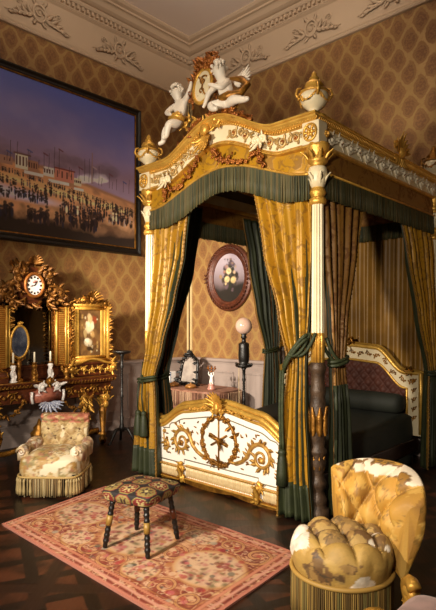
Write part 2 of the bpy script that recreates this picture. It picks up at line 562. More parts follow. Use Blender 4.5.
def ridge(a, b, col, w, al=1.):
    """sloping sandbank from (s,t) a to b"""
    tt = a[1]+(b[1]-a[1])*(s_-a[0])/(b[0]-a[0])
    P.lay(np.exp(-((t-tt-.012*(n2-.5)*4)/w)**2)*np.clip((s_-a[0])*30, 0, 1)*np.clip((b[0]-s_)*30, 0, 1), col, al)
ridge((.0,.44),(.99,.30),'#a06c3c',.03,.9)
ridge((.05,.40),(.99,.26),'#d8a25c',.022)
ridge((.05,.38),(.85,.33),'#c88a48',.02)
P.lay(np.clip((.30-t-.12*np.clip((s_-.5)*2,-1,1))*25, 0, 1)*np.clip((t-.20)*25, 0, 1)*np.clip((.72-s_)*8, 0, 1), '#a8a2b4', .95)   # pool of water
P.lay(np.clip((.22-t)*25, 0, 1), '#b07c46')                       # near sand
P.lay(np.clip((n2-.5)*6, 0, 1)*np.clip((.22-t)*25, 0, 1), '#6c4422', .7)
P.lay(np.clip((.20-t)*14+(n2-.5)*3, 0, 1), '#3a2416', .75); P.lay(np.clip((.13-.03*np.sin(s_*9)-t)*22+(n2-.5)*2, 0, 1), '#20160f')
# smoke and white quay
for i in range(40):
    q = rnd(0, 1); P.disc(.74+.13*q, .43+.05*q+rnd(-.015,.015), rnd(.012,.03), '#cfc4c4', .35, 1.5, 1)
for i in range(60): P.disc(rnd(.38,.9), .49+rnd(-.03,.06), rnd(.02,.05), '#58464e', .22, 1.6, 1)
# buildings on the quay
def rect(u0, u1, v0, v1, col): P.lay(((s_ > u0) & (s_ < u1) & (t > v0) & (t < v1)).astype(float), col)
for (u0, u1, v0, v1, c) in ((.50,.545,.41,.50,'#c8a888'),(.545,.58,.41,.475,'#8a5c3c'),(.60,.64,.40,.46,'#d0b090'),(.645,.72,.39,.465,'#a86448'),(.72,.75,.38,.43,'#c8a078'),(.42,.49,.42,.47,'#8a6248'),(.53,.60,.385,.405,'#d8ccb8'),(.62,.70,.365,.385,'#e0d4c0'),(.72,.76,.35,.365,'#d8ccb8')):
    rect(u0, u1, v0, v1, c)
    for w in range(4):
        x = u0+(u1-u0)*(w+.5)/4; rect(x-.003, x+.002, v0+.02, v1-.012, '#4c2c20')
rect(.495,.555,.497,.507,'#5c3c34'); rect(.64,.725,.463,.472,'#6a2c20')
# masts and flags
for i in range(26):
    x = .40+.58*i/26+rnd(-.01,.01); h = rnd(.05,.17); b = .44-.1*max(0, x-.6)
    P.stroke([(x, b), (x+.002, b+h)], .0022, '#3a2a2c', .8)
    if i % 3 == 0: P.stroke([(x, b+h), (x+.018, b+h-.012)], .006, random.choice(['#5a2c34','#39406a','#8a7470']), .8)
P.stroke([(.795,.42),(.797,.63)], .005, '#7a5a50', .8)
# crowds
def person(u, v, h, col, al=.95):
    P.disc(u, v+h*.4, h*.42, col, al, .34, 1, .3); P.disc(u, v+h*.95, h*.16, '#3c261a' if random.random() < .5 else col, al)
darks = ['#17100f','#22171a','#2c1c18','#1c1a26','#33201a','#17100f','#1c1418']
for i in range(280):
    u = rnd(.02, .99); person(u, .385-.12*max(-.1, u-.4)/.6+rnd(-.006,.006), rnd(.018,.03), random.choice(darks+['#5c2c22','#5a4c40']))
for i in range(240):
    u = .02+.97*random.random(); v = .31-.22*max(0,(u-.42))*.55+rnd(-.018,.012)
    person(u, v, rnd(.03,.05), random.choice(darks+['#4a2a22','#5a4a44']))
for i in range(120):
    u = rnd(.66,.98); person(u, .195+rnd(-.03,.03)-(u-.66)*.06, rnd(.04,.06), random.choice(darks+['#8a7460','#2a2430']))
for i in range(70):
    u = rnd(.40,.62); person(u, .235+rnd(-.03,.02), rnd(.035,.05), random.choice(darks+['#3c4a6a']))
for cu in (.08,.17,.30,.38,.56,.60,.66,.72,.76,.80,.47):
    for i in range(16): person(cu+rnd(-.02,.02), .10+rnd(-.03,.03), rnd(.05,.08), random.choice(darks))
for cu, h in ((.69,.07),(.735,.06),(.89,.06),(.905,.06)): person(cu, .18, h, '#c9a878')
Y0, Y1, Z0, Z1 = 1.16, 4.855, 2.61, 4.60
lum_ = P.a.mean(axis=2, keepdims=True); P.a = np.clip((P.a*.85+lum_*.15)*np.array([2.2, 2.35, 2.85]), 0, .9)
pt = thing('harbour_painting', (WX+.03, (Y0+Y1)/2, Z0), 'large dark-framed painting of a crowded harbour shore under a blue sky', 'painting')
mb = MB(); mb.grid(pw, ph, lambda u, v: (WX+.045, Y0+(Y1-Y0)*u, Z0+(Z1-Z0)*v))
build(mb, 'canvas', paint_attr, pt, cols=P.cols())
def frame_sweep(y0, y1, z0, z1, prof):
    m = MB(); n = len(prof); vs = []
    for (sy, sz) in ((-1,-1),(1,-1),(1,1),(-1,1)):
        for w, o in prof:
            vs.append((WX+o, (y0 if sy < 0 else y1)+sy*w, (z0 if sz < 0 else z1)+sz*w))
    fs = []
    for c in range(4):
        d = (c+1) % 4
        for i in range(n): fs.append((c*n+i, d*n+i, d*n+(i+1) % n, c*n+(i+1) % n))
    m.add(vs, fs, False); return m
build(frame_sweep(Y0, Y1, Z0, Z1, [(-.012,.03),(-.012,.055),(.01,.06),(.03,.055),(.06,.075),(.075,.075),(.085,.05),(.085,0),(0,0)]), 'frame', blackwood, pt)
build(frame_sweep(Y0, Y1, Z0, Z1, [(-.026,.046),(-.024,.058),(-.010,.062),(-.008,.05)]), 'inner_slip', gold_old, pt)

# ================================================================== RUG
rw, rh = 460, 240
P = Paint(rw, rh, '#8c3e2a')
d = np.minimum(np.minimum(P.u*rw, (1-P.u)*rw), np.minimum(P.v*rh, (1-P.v)*rh))/rh     # distance to edge in heights
nz = P.noisy(10, 5); nz2 = P.noisy(22, 6)
P.lay(np.clip((nz-.45)*5, 0, 1), '#a4583e', .7)
P.lay(np.clip((nz2-.52)*6, 0, 1), '#d8a888', .5)
inner = np.clip((d-.14)*40, 0, 1)
for sd_, sc_, c_, w_, al_ in ((31,5,'#e8cfa8',.030,.8),(32,6,'#7a2c1c',.026,.8),(33,8,'#e0b890',.030,.7),(34,9,'#6c3420',.022,.7),(35,12,'#f0dcc0',.03,.6)):
    q_ = P.noisy(sc_, sd_); P.lay(np.clip((w_-np.abs(q_-.5))/w_*2.2, 0, 1), c_, al_)
P.lay(inner*np.clip((nz-.5)*5, 0, 1), '#c08050', .35)
sw = np.sin(P.u*26+5*P.noisy(3, 8)*2)+np.sin(P.v*15+9*P.noisy(4, 9))
P.lay(inner*np.clip((.45-np.abs(sw-.3))*3, 0, 1), '#dcb48c', .65)
P.lay(inner*np.clip((.30-np.abs(sw+.7))*4, 0, 1), '#8a2c22', .6)
def cscroll(u, v, r, turns, th, dr, cols):
    pts = []
    for i in range(40):
        q = i/39; a = th+dr*turns*2*PI*q; R = r*(1-.8*q)
        pts.append((u+R*math.cos(a)/P.asp, v+R*math.sin(a)))
    P.stroke(pts, r*.17, cols[0]); P.stroke(pts, r*.10, cols[1]); P.stroke(pts, r*.035, cols[2])
for i in range(8):
    for j in range(3):
        u = .10+.80*i/7; v = .2+.6*j/2
        cscroll(u+rnd(-.01,.01), v+rnd(-.02,.02), rnd(.08,.12), 1.3, rnd(0,6), random.choice((-1,1)), ('#7c3a24','#d9b184','#b88a50'))
def bouquet(u, v, r):
    P.disc(u, v, r*1.15, '#8c4a2c', .9, 1.15, 1, .2); P.disc(u, v, r*1.08, '#d8b078', .9, 1.15, 1, .12)
    P.disc(u, v, r, '#d9c4a8', .95, 1.15, 1, .15)
    for i in range(150):
        a = rnd(0,6.28); q = r*math.sqrt(random.random())*.92
        c = random.choice(['#8c2430','#b04a50','#c08080','#5c3450','#5c6238','#746c3c','#dcc8ac','#9c2c40','#cc9c94','#a4683c','#e0ccb0','#7a4a30'])
        P.disc(u+q*1.1*math.cos(a)/P.asp, v+q*math.sin(a), r*rnd(.05,.15), c, .75, rnd(.6,1.5), rnd(.6,1.5), .8)
for u, v, r in ((.17,.5,.2),(.5,.5,.24),(.83,.5,.2),(.33,.24,.11),(.33,.78,.11),(.67,.24,.11),(.67,.78,.11)): bouquet(u, v, r)
for i in range(260):
    P.disc(rnd(.08,.92), rnd(.12,.88), rnd(.008,.028), random.choice(['#7c3420','#b8804c','#b04038','#e4ccb0','#8c2430','#c8707a','#4c5a54','#a8b0a8']), .7)
def ring(d0, d1, col, al=1.): P.lay(np.clip((d-d0)*90, 0, 1)*np.clip((d1-d)*90, 0, 1), col, al)
ring(-.1,.028,'#c88878'); ring(.028,.04,'#6c2018'); ring(.04,.07,'#d8a898'); ring(.07,.08,'#8a3020'); ring(.125,.14,'#7a3a1c'); ring(.115,.128,'#c89a50')
ring(.08,.115,'#a04e3c',.75)
for i in range(90):
    q = i/90
    P.disc(q, .097, .013, '#d89c80', .7); P.disc(q, .903, .013, '#d89c80', .7)
    P.disc(.051, q, .013, '#d89c80', .7); P.disc(.949, q, .013, '#d89c80', .7)
P.a = P.a*np.array([.74, .60, .50])
A, B, C_, D = Vector((-3.88,1.775,0)), Vector((-4.09,2.85,0)), Vector((-1.93,2.87,0)), Vector((-1.84,1.76,0))
def rugpt(u, v):
    p = A.lerp(D, u).lerp(B.lerp(C_, u), v); h = .012+.0015*math.sin(u*30)*math.sin(v*14)
    return (p.x, p.y, h)
mb = MB(); mb.grid(rw, rh, rugpt)
rc = P.cols()
rim = [(0,0),(1,0),(1,1),(0,1)]
k = len(mb.V)
E_ = [(i/40, 0) for i in range(40)]+[(1, i/40) for i in range(40)]+[(1-i/40, 1) for i in range(40)]+[(0, 1-i/40) for i in range(40)]
vs = [rugpt(*e) for e in E_]+[(rugpt(*e)[0], rugpt(*e)[1], .0005) for e in E_]
mb.add(vs, [(i, i+160, (i+1) % 160+160, (i+1) % 160) for i in range(160)])
rc = np.vstack([rc, np.tile(np.array(lin('#9a6454')), (320, 1))])
o = build(mb, 'floral_rug', rug_attr, org=(-2.9, 2.3, 0), cols=rc)
tag(o, 'red and cream floral rug with scrolls lying on the dark parquet', 'rug')

# ================================================================== OVAL FLOWER PAINTING
ow, oh = 160, 200
P = Paint(ow, oh, '#6a5a5c')
n1 = P.noisy(3, 11)
P.lay(np.clip((P.v-.35)*2.2, 0, 1), '#a89aa4'); P.lay(np.clip((n1-.45)*4, 0, 1)*np.clip((P.v-.5)*3, 0, 1), '#c4b4b4', .6)
P.lay(np.clip((.42-P.v+.12*(n1-.5)*2)*8, 0, 1), '#1a1612')
for i in range(90):
    a = rnd(0,6.28); q = .26*math.sqrt(random.random())
    P.disc(.53+q*.9*math.cos(a), .52+q*1.15*math.sin(a), rnd(.02,.05), random.choice(['#2a2a1c','#38301e','#4c3c3c','#241c1c','#5c4a50']), .8, 1, rnd(.6,1.6))
for i in range(12):
    x = .45+.2*random.random(); P.stroke([(.52, .25), (x, .5), (x+rnd(-.1,.12), rnd(.7,.92))], .008, '#26281c', .8)
for u, v, r, c in ((.49,.63,.075,'#dcc89a'),(.44,.47,.075,'#d8c08c'),(.63,.45,.075,'#dcc088'),(.40,.38,.03,'#c8b48a'),(.24,.53,.05,'#8a6c4c'),(.42,.72,.05,'#8a6a74'),(.6,.78,.05,'#6a5468'),(.7,.7,.05,'#9a8a90'),(.36,.62,.04,'#8c5c5c'),(.66,.60,.04,'#c4a890'),(.55,.86,.035,'#4c3c4c')):
    P.disc(u, v, r, c, .95, 1, 1, .4)
    for k in range(5): P.disc(u+rnd(-.5,.5)*r, v+rnd(-.5,.5)*r, r*.35, '#a88a58', .35)
OX, OZ = -5.36, 2.22; OA, OB = .335, .385
ov = thing('flower_painting', (OX, WY, OZ-.55), 'oval still life of pale flowers in a carved red-brown frame', 'painting')
mb = MB(); cl = []
def ovp(u, v):
    a = 2*PI*u
    return (OX+OA*v*math.cos(a), WY-.03, OZ+OB*v*math.sin(a))
mb.grid(60, 40, ovp, cu=True)
for j in range(40):
    for i in range(60):
        a = 2*PI*i/60; r = j/39
        cl.append(P.sample(.5+.5*r*math.cos(a), .5+.5*r*math.sin(a)))
build(mb, 'canvas', paint_attr, ov, cols=np.array(cl))
def oval_sweep(prof, a=OA, b=OB, n=72):
    m = MB(); k = len(prof)
    m.grid(n, k, lambda u, v: (OX+(a+prof[round(v*k) % k][0])*math.cos(2*PI*u), WY-prof[round(v*k) % k][1], OZ+(b+prof[round(v*k) % k][0])*math.sin(2*PI*u)), cu=True, cv=True)
    return m
frame_red = M('carved_red_frame', '#5e2e1a', .42, .15, .5, 16, .4, 60, col2='#2e140a')
mb = oval_sweep([(-.02,.03),(-.015,.045),(0,.05),(.015,.045),(.03,.075),(.06,.085),(.085,.07),(.10,.055),(.115,.06),(.125,.04),(.125,.0),(-.02,0)])
for i in range(44):
    a = 2*PI*i/44; c = (OX+(OA+.062)*math.cos(a), WY-.082, OZ+(OB+.062)*math.sin(a))
    mb.leaf(c, (-math.sin(a)*.8+math.cos(a)*.3, 0, math.cos(a)*.8+math.sin(a)*.3), (0,-1,0), .06, .045, .25)
for a in (0, PI):
    for k in (-1, 0, 1): mb.leaf((OX+(OA+.09)*math.cos(a), WY-.06, OZ+k*.03), (math.cos(a), 0, k*.7), (0,-1,0), .07, .05, .3)
build(mb, 'frame', frame_red, ov)
# ================================================================== BED
BX0, BX1, BY0, BY1 = -4.2, -2.2, 3.47, 5.78
BC = -3.2
bed = thing('canopy_bed', (BC, 4.6, 0), 'white and gold four-poster bed with carved canopy, cherubs and painted footboard', 'bed')
def bmp(d, w, p=1.): return (.5+.5*math.cos(PI*min(1, abs(d)/w)))**p
def cor_top(x): return 3.095+.245*bmp(x-BC, .66, .8)
def cor_bot(x): return 2.85+.235*bmp(x-BC, .70, .8)
def val_bot(x): return 2.645+.235*bmp(x-BC-.03, .92, .8)
def fr_bot(x): return 2.455+.215*bmp(x-BC-.06, .78, .9)
# perimeter of the canopy: (x, y, nx, ny, arched)
SO = .45
per = [(BX0, BY1+.06, -SO, 0), ] + [(BX0, BY1+.06-(BY1-BY0+.06)*i/8, -SO, 0) for i in range(1, 8)]
per += [(BX0, BY0, -SO, -1)]
per += [(BX0+.05+(BX1-BX0-.1)*i/60, BY0, 0, -1) for i in range(61)]
per += [(BX1, BY0, SO, -1)] + [(BX1, BY0+(BY1-BY0+.06)*i/8, SO, 0) for i in range(1, 9)]
def tb(p):
    if p[3] == -1: return cor_top(p[0]), cor_bot(p[0])
    return cor_top(BX0), cor_bot(BX0)
def per_sweep(prof):
    """profile of (out, frac) closed, swept round three sides"""
    m = MB(); n = len(prof); vs = []; fs = []
    for p in per:
        T, B = tb(p)
        for o, f in prof: vs.append((p[0]+p[2]*o, p[1]+p[3]*o, B+(T-B)*f))
    for j in range(len(per)-1):
        for i in range(n): fs.append((j*n+i, (j+1)*n+i, (j+1)*n+(i+1) % n, j*n+(i+1) % n))
    fs += [tuple(range(n)), tuple((len(per)-1)*n+i for i in reversed(range(n)))]
    m.add(vs, fs, False); return m
cornice_b = build(per_sweep([(.055,.14),(.055,.70),(-.02,.70),(-.02,.14)]), 'canopy_frieze', cream, bed)
build(per_sweep([(.055,0),(.085,.02),(.085,.06),(.07,.10),(.062,.15),(-.03,.15),(-.03,0)]), 'lower_moulding', gold, cornice_b)
build(per_sweep([(.06,.68),(.075,.70),(.075,.76),(.09,.80),(.115,.88),(.12,.92),(.135,.94),(.135,1.0),(.02,1.02),(-.03,.9),(-.03,.68)]), 'crown_moulding', gold_bright, cornice_b)
# bead and leaf rows on the crown
mb = MB()
for i in range(86):
    x = BX0-.05+(BX1-BX0+.1)*i/85; T, B = cor_top(x), cor_bot(x)
    mb.ell((x, BY0-.08, B+(T-B)*.73), .011, 6, 4); mb.leaf((x, BY0-.095, B+(T-B)*.80), (0,-.3,1), (0,-1,.2), .03, .02, .2)
mb.cut()
for i in range(98):
    y = BY0-.05+(BY1-BY0+.05)*i/97; T, B = cor_top(BX0), cor_bot(BX0)
    mb.ell((BX1+.036, y, B+(T-B)*.73), .011, 6, 4); mb.leaf((BX1+.045, y, B+(T-B)*.80), (.3,0,1), (1,0,.2), .03, .02, .2)
build(mb, 'bead_row', gold, cornice_b)
# carved scrolls along the frieze: front and right side
mb = MB(); mg = MB()
nx = 14
for i in range(nx):
    x = BX0+.16+(BX1-BX0-.32)*i/(nx-1)
    if abs(x-BC) < .10: continue
    T, B = cor_top(x), cor_bot(x); z = B+(T-B)*.43
    slope = (cor_top(x+.02)-cor_top(x-.02))/.04
    u = Vector((1,0,slope)).normalized(); v = Vector((-slope,0,1)).normalized()
    sg = 1 if x > BC else -1
    mb.cut(); mg.cut()
    mb.scroll((x, BY0-.062, z), .052, 1.25, u*sg, v*(1 if i % 2 else -1), PI*1.1, -1, .012, .008, (0,-1,0), 3, None, 22, .045)
    mg.rose((x, BY0-.066, z), (0,-1,0), .022)
    mb.leaf((x+sg*.05, BY0-.06, z), u*sg+v*.5, (0,-1,0), .07, .035, .3); mb.leaf((x+sg*.05, BY0-.06, z), u*sg-v*.5, (0,-1,0), .06, .03, .3)
build(mb, 'carved_scroll', M('pale_gilt', '#c4a468', .42, .35, .5, 20, .3, 60, col2='#8a6430'), cornice_b)
mb = MB(); ny = 15
for i in range(ny):
    y = BY0+.15+(BY1-BY0-.25)*i/(ny-1)
    z = 2.85+.245*.43
    mb.cut(); mg.cut()
    mb.scroll((BX1+.032, y, z), .055, 1.2, (0,1,0), (0,0,1 if i % 2 else -1), PI, -1, .014, .008, (1,0,0), 3, None, 22, .05)
    mg.rose((BX1+.036, y, z), (1,0,0), .02)
    mb.leaf((BX1+.03, y+.05, z), (0,1,.5), (1,0,0), .07, .04, .3)
build(mb, 'carved_scroll', M('ivory_carving', '#e4d8bc', .4, 0, .2, 20, .1, 60, col2='#c8b48c'), cornice_b); build(mg, 'rosette', rust_gold, cornice_b)
# corner blocks with gilt medallions, front left, front right (both faces)
mb = MB(); mm = MB()
for x, sx in ((BX0, -1), (BX1, 1)):
    mb.cut(); mm.cut()
    mb.box((x-sx*.01, BY0-.03, 2.955), (.15, .12, .17)); 
    c = (x-sx*.01, BY0-.095, 2.955)
    mm.tube([(c[0]+.055*math.cos(a), c[1], c[2]+.062*math.sin(a)) for a in np.linspace(0, 2*PI, 19)[:-1]], .010, 6, True)
    mm.rose(c, (0,-1,0), .035)
    for k in range(6):
        a = 2*PI*k/6; mm.leaf((c[0]+.015*math.cos(a), c[1], c[2]+.015*math.sin(a)), (math.cos(a),0,math.sin(a)), (0,-1,0), .045, .028, .2)
mm.cut(); mm.rose((BX1+.068, BY0+.02, 2.955), (1,0,0), .035)
build(mb, 'corner_block', cream, cornice_b, bevel=.006); build(mm, 'corner_medallion', gold, cornice_b)

# posts: fluted cream shaft above, carved bronze-gold baluster below
post_wood = M('carved_post', '#4c3826', .5, .15, .6, 18, .4, 60, col2='#20140c')
def post(x, y):
    m = MB()
    m.lathe([(.052,1.22),(.050,1.30),(.050,1.42),(.047,1.9),(.044,2.42),(.046,2.43)], (x,y,0), 72, 12, .26)
    o = build(m, 'post', cream, bed)
    m = MB()
    m.lathe([(.046,2.42),(.062,2.425),(.066,2.445),(.062,2.465),(.048,2.475),(.052,2.49),(.064,2.51),(.052,2.535),(.046,2.55),(.060,2.60),(.070,2.66),(.064,2.70),(.052,2.72),(.074,2.74),(.080,2.76),(.066,2.78),(.072,2.80),(.090,2.85),(.092,2.88)], (x,y,0), 24)
    for k in range(8):
        a = 2*PI*k/8; d = (math.cos(a), math.sin(a), 0)
        m.leaf((x+d[0]*.062, y+d[1]*.062, 2.735), (d[0]*.35, d[1]*.35, 1), d, .11, .05, .35)
    build(m, 'capital', gold, o)
    m = MB()
    m.lathe([(.048,2.55),(.064,2.60),(.074,2.655),(.067,2.70),(.05,2.715)], (x,y,0), 20)
    for k in range(6):
        a = 2*PI*k/6+.3; d = Vector((math.cos(a), math.sin(a), 0))
        m.leaf(Vector((x,y,2.57))+d*.05, (d.x*.2, d.y*.2, 1), d, .10, .05, .3)
    build(m, 'white_vase', cream, o)
    m = MB()
    m.lathe([(.053,1.20),(.053,1.40),(.0515,1.41),(.0515,1.44)], (x,y,0), 72, 12, .26)
    build(m, 'gilt_flutes', gold, o)
    m = MB()
    m.lathe([(.085,.0),(.085,.10),(.06,.11),(.066,.14),(.070,.17),(.055,.20),(.045,.24),(.062,.27),(.066,.30),(.05,.33),(.046,.36),(.058,.42),(.064,.46),(.052,.50),(.068,.525),(.068,.545),(.05,.57),(.058,.62),(.070,.72),(.072,.80),(.062,.90),(.054,.96),(.062,.985),(.062,1.01),(.052,1.03),(.052,1.13),(.062,1.15),(.066,1.175),(.055,1.20),(.053,1.215)], (x,y,0), 24)
    build(m, 'lower_baluster', post_wood, o)
    m = MB()
    for z, r, L, W in ((.66,.066,.22,.07),(.40,.052,.10,.045)):
        m.cut()
        for k in range(8):
            a = 2*PI*k/8; d = Vector((math.cos(a), math.sin(a), 0))
            m.leaf(Vector((x,y,z))+d*r, (0,0,1), d, L, W, .03)
    build(m, 'acanthus', gold_old, o)
    return o
for x in (BX0, BX1):
    for y in (BY0, BY1): post(x, y)
# urn finials on the corners, shield crest on the right side
def finial(x, y, mat):
    Z = 3.07
    m = MB()
    m.lathe([(.085,Z),(.09,Z+.02),(.06,Z+.035),(.036,Z+.05),(.032,Z+.065),(.05,Z+.08),(.085,Z+.11),(.105,Z+.15),(.108,Z+.18),(.095,Z+.205)], (x,y,0), 20)
    o = build(m, 'finial', cream, bed)
    m = MB()
    m.lathe([(.108,Z+.195),(.112,Z+.21),(.095,Z+.22),(.06,Z+.235),(.075,Z+.255),(.06,Z+.285),(.032,Z+.30),(.040,Z+.315),(.020,Z+.335),(.024,Z+.345),(.006,Z+.375)], (x,y,0), 20)
    m.cut(); m.lathe([(.092,Z+.0),(.096,Z+.02),(.06,Z+.04)], (x,y,0), 20)
    build(m, 'finial_cap', mat, o)
    m = MB()
    for k in range(4):
        m.cut(); a0 = PI/4+k*PI/2; pts = []
        for t in np.linspace(0, 1, 8):
            a = a0+PI/2*t; pts.append((x+.108*math.cos(a), y+.108*math.sin(a), Z+.19-.065*math.sin(PI*t)))
        m.tube(pts, .007, 5); m.garland(pts, (math.cos(a0+.7), math.sin(a0+.7), 0), .018, .8, .25)
        d = Vector((math.cos(a0), math.sin(a0), 0)); p = Vector((x,y,Z+.19))+d*.11
        m.tube([p-Vector((0,0,.04)), p+d*.03, p+d*.02+Vector((0,0,.04)), p-d*.01+Vector((0,0,.05))], [.010,.012,.010,.008], 6)
    build(m, 'finial_garland', mat, o)
    return o
finial(BX1-.02, BY0-.02, gold); finial(BX0+.0, BY0-.02, gold)
finial(BX1, BY1, gold_old); finial(BX0, BY1, gold_old)
m = MB()
cy = 4.80
m.lathe([(.001,0),(.05,.01),(.055,.03),(.03,.05),(.001,.06)], (BX1+.055, cy, 3.12), 16, axis=(1,0,0))
for k in range(10):
    a = PI*k/9; d = Vector((0, math.cos(a), math.sin(a)))
    m.leaf(Vector((BX1+.075, cy, 3.13))+d*.04, d, (1,0,0), .14 if k in (4,5) else .10, .05, .25)
m.scroll((BX1+.065, cy-.10, 3.17), .05, 1.3, (0,1,0), (0,0,1), 0, 1, .014, .008, (1,0,0), 3); m.scroll((BX1+.065, cy+.10, 3.17), .05, 1.3, (0,-1,0), (0,0,1), 0, 1, .014, .008, (1,0,0), 3)
for k in range(5): m.leaf((BX1+.055, cy+(k-2)*.03, 3.10), (0, (k-2)*.25, -1), (1,0,0), .12, .05, .2)
build(m, 'side_crest', gold, bed)

# valances: gold cloth panels with green bullion fringe
m = MB()
for (face) in range(1):
    m.grid(70, 6, lambda u, v: (BX0+.04+(BX1-BX0-.08)*u, BY0-.035+.012*math.sin(u*40)*v, (cor_bot(BX0+.04+(BX1-BX0-.08)*u)+.03)*(1-v)+val_bot(BX0+.04+(BX1-BX0-.08)*u)*v))
vf = build(m, 'front_valance', damask, bed, solid=.008)
fcol = [lin(c) for c in ('#4a4120','#554824','#3a3a1c','#2e3018','#4e4826','#3e3c1e')]
m = MB(); pts = []; Ls = []
for i in range(61):
    x = BX0+.05+(BX1-BX0-.1)*i/60; pts.append((x, BY0-.045, val_bot(x)+.005)); Ls.append(val_bot(x)-fr_bot(x))
m.fringe(pts, Ls, .011, .0075, .008, fcol); m.fringe([(p[0]+.005, p[1]+.012, p[2]) for p in pts], [l-.01 for l in Ls], .012, .0075, .008, fcol)
build(m, 'fringe', fringe_attr, vf)
m = MB(); m.tube([(p[0], p[1]-.004, p[2]+.008) for p in pts], .010, 6)
build(m, 'gimp_braid', gold, vf)
def side_valance(x, name, sg):
    m = MB()
    m.grid(40, 4, lambda u, v: (x+sg*.014, BY0+.05+(BY1-BY0-.1)*u, 2.90*(1-v)+2.66*v))
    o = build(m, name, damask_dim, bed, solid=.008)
    m = MB(); p = [(x+sg*.022, BY0+.05, 2.665), (x+sg*.022, BY1-.05, 2.665)]
    m.fringe(p, .185, .011, .0075, .008, fcol); m.fringe([(x+sg*.009, BY0+.055, 2.665), (x+sg*.009, BY1-.05, 2.665)], .18, .012, .0075, .008, fcol)
    build(m, 'fringe', fringe_attr, o)
    m = MB(); m.tube([(x+sg*.028, BY0+.05, 2.672), (x+sg*.028, BY1-.05, 2.672)], .010, 6)
    build(m, 'gimp_braid', gold, o)
side_valance(BX1, 'side_valance', 1); side_valance(BX0, 'side_valance', -1)
m = MB(); m.grid(30, 4, lambda u, v: (BX0+.06+(BX1-BX0-.12)*u, BY1-.02, 2.88*(1-v)+2.66*v))
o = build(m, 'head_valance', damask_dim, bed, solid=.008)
m = MB(); m.fringe([(BX0+.06, BY1-.035, 2.665), (BX1-.06, BY1-.035, 2.665)], .18, .012, .0075, .008, fcol); build(m, 'fringe', fringe_attr, o)
# tester: cloth ceiling with an oval moulding inside
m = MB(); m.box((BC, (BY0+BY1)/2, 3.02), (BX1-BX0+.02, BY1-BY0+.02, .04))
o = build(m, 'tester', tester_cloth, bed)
m = MB(); m.tube([(BC+.62*math.cos(a), 4.62+.75*math.sin(a), 2.99) for a in np.linspace(0, 2*PI, 41)[:-1]], .03, 8, True)
build(m, 'oval_moulding', gold_old, o)

# garlands under the arch
m = MB()
def swag(a, b, dip, n=9):
    a, b = Vector(a), Vector(b)
    return [a.lerp(b, t)-Vector((0,0,dip*4*t*(1-t))) for t in np.linspace(0, 1, n)]
yg = BY0-.085
m.garland(swag((-3.24,yg,3.06), (-2.70,yg,2.96), .13), (0,-1,.1), .030, .62)
m.cut(); m.garland(swag((-3.40,yg,3.06), (-3.88,yg,2.80), .10), (0,-1,.1), .030, .62)
m.cut(); m.garland([(-2.70,yg,2.97),(-2.69,yg,2.86),(-2.68,yg,2.78)], (0,-1,0), .030, .6)
m.cut(); m.garland([(-3.88,yg,2.84),(-3.89,yg,2.76),(-3.88,yg,2.70)], (0,-1,0), .030, .6)
m.cut(); m.garland(swag((-3.24,yg,3.02), (-2.98,yg,3.0), .08), (0,-1,.1), .022, .7)
build(m, 'rose_garland', rust_gold, bed)
# cream bow knots where the swags hang, and the centre drop of acanthus
m = MB()
for c in ((-2.70, 3.01), (-3.86, 2.90)):
    m.cut()
    for sd in (-1, 1):
        m.scroll((c[0]+sd*.04, yg-.01, c[1]), .04, 1.1, (sd,0,0), (0,0,1), PI, -1, .016, .01, (0,-1,0), 2)
        m.leaf((c[0], yg-.01, c[1]), (sd*.6, -.2, -1), (0,-1,0), .12, .05, .3)
    m.ell((c[0], yg-.015, c[1]), .025, 8, 5)
build(m, 'bow_knot', cream, bed)
m = MB()
for k in range(7):
    a = PI*(.1+.8*k/6); m.leaf((-3.32, BY0-.09, 3.20), (math.cos(a), -.2, -abs(math.sin(a))-.2), (0,-1,.1), .20 if k in (2,3,4) else .14, .07, .3)
for sd in (-1, 1):
    m.scroll((-3.32+sd*.12, BY0-.09, 3.30), .085, 1.3, (sd,0,0), (0,0,1), PI, -1, .022, .012, (0,-1,0), 5, None, 28, .07)
    m.scroll((-3.32+sd*.30, BY0-.05, 3.40), .06, 1.3, (sd,0,0), (0,0,1), PI, -1, .02, .012, (0,-1,0), 4, None, 28, .06)
m.ell((-3.32, BY0-.10, 3.26), (.05,.035,.06), 10, 6)
build(m, 'crest_acanthus', gold, bed)

# monogram medallion with its crown of leaves
MXC, MYC, MZC = -3.35, BY0-.06, 3.655
mdl = MB()
mdl.prism([(.105*math.cos(a), .150*math.sin(a)) for a in np.linspace(0, 2*PI, 33)[:-1]], lambda a, b, d: (MXC+a, MYC+d+.12*b, MZC+b), -.035, .03)
med = build(mdl, 'medallion', cream, bed, bevel=.008)
m = MB()
m.tube([(MXC+.112*math.cos(a), MYC-.03+.12*.157*math.sin(a), MZC+.157*math.sin(a)) for a in np.linspace(0, 2*PI, 33)[:-1]], .018, 8, True)
build(m, 'medallion_rim', gold, med)
m = MB()
f = MYC-.042
m.scroll((MXC+.012, f, MZC+.045), .05, 1.15, (1,0,0), (0,.12,1), .6, 1, .008, .005, (0,-1,0)); m.scroll((MXC-.012, f, MZC-.045), .052, 1.15, (-1,0,0), (0,.12,-1), .6, 1, .008, .005, (0,-1,0))
m.tube([(MXC-.04, f-.005, MZC+.09),(MXC+.01, f-.004, MZC+.03),(MXC+.0, f-.004, MZC-.03),(MXC+.045, f-.01, MZC-.09)], .007, 6)
build(m, 'monogram', gold_old, med)
m = MB()
for k in range(17):
    a = -.35+(PI+.7)*k/16; d = Vector((math.cos(a), -.15, math.sin(a)))
    p = Vector((MXC+.125*math.cos(a), MYC, MZC+.165*math.sin(a)))
    m.leaf(p, d+Vector((rnd(-.3,.3), 0, rnd(-.2,.2))), (0,-1,.2), rnd(.06,.085), .065, .5)
    m.rose(p+d*.03, (0,-1,.2), .038)
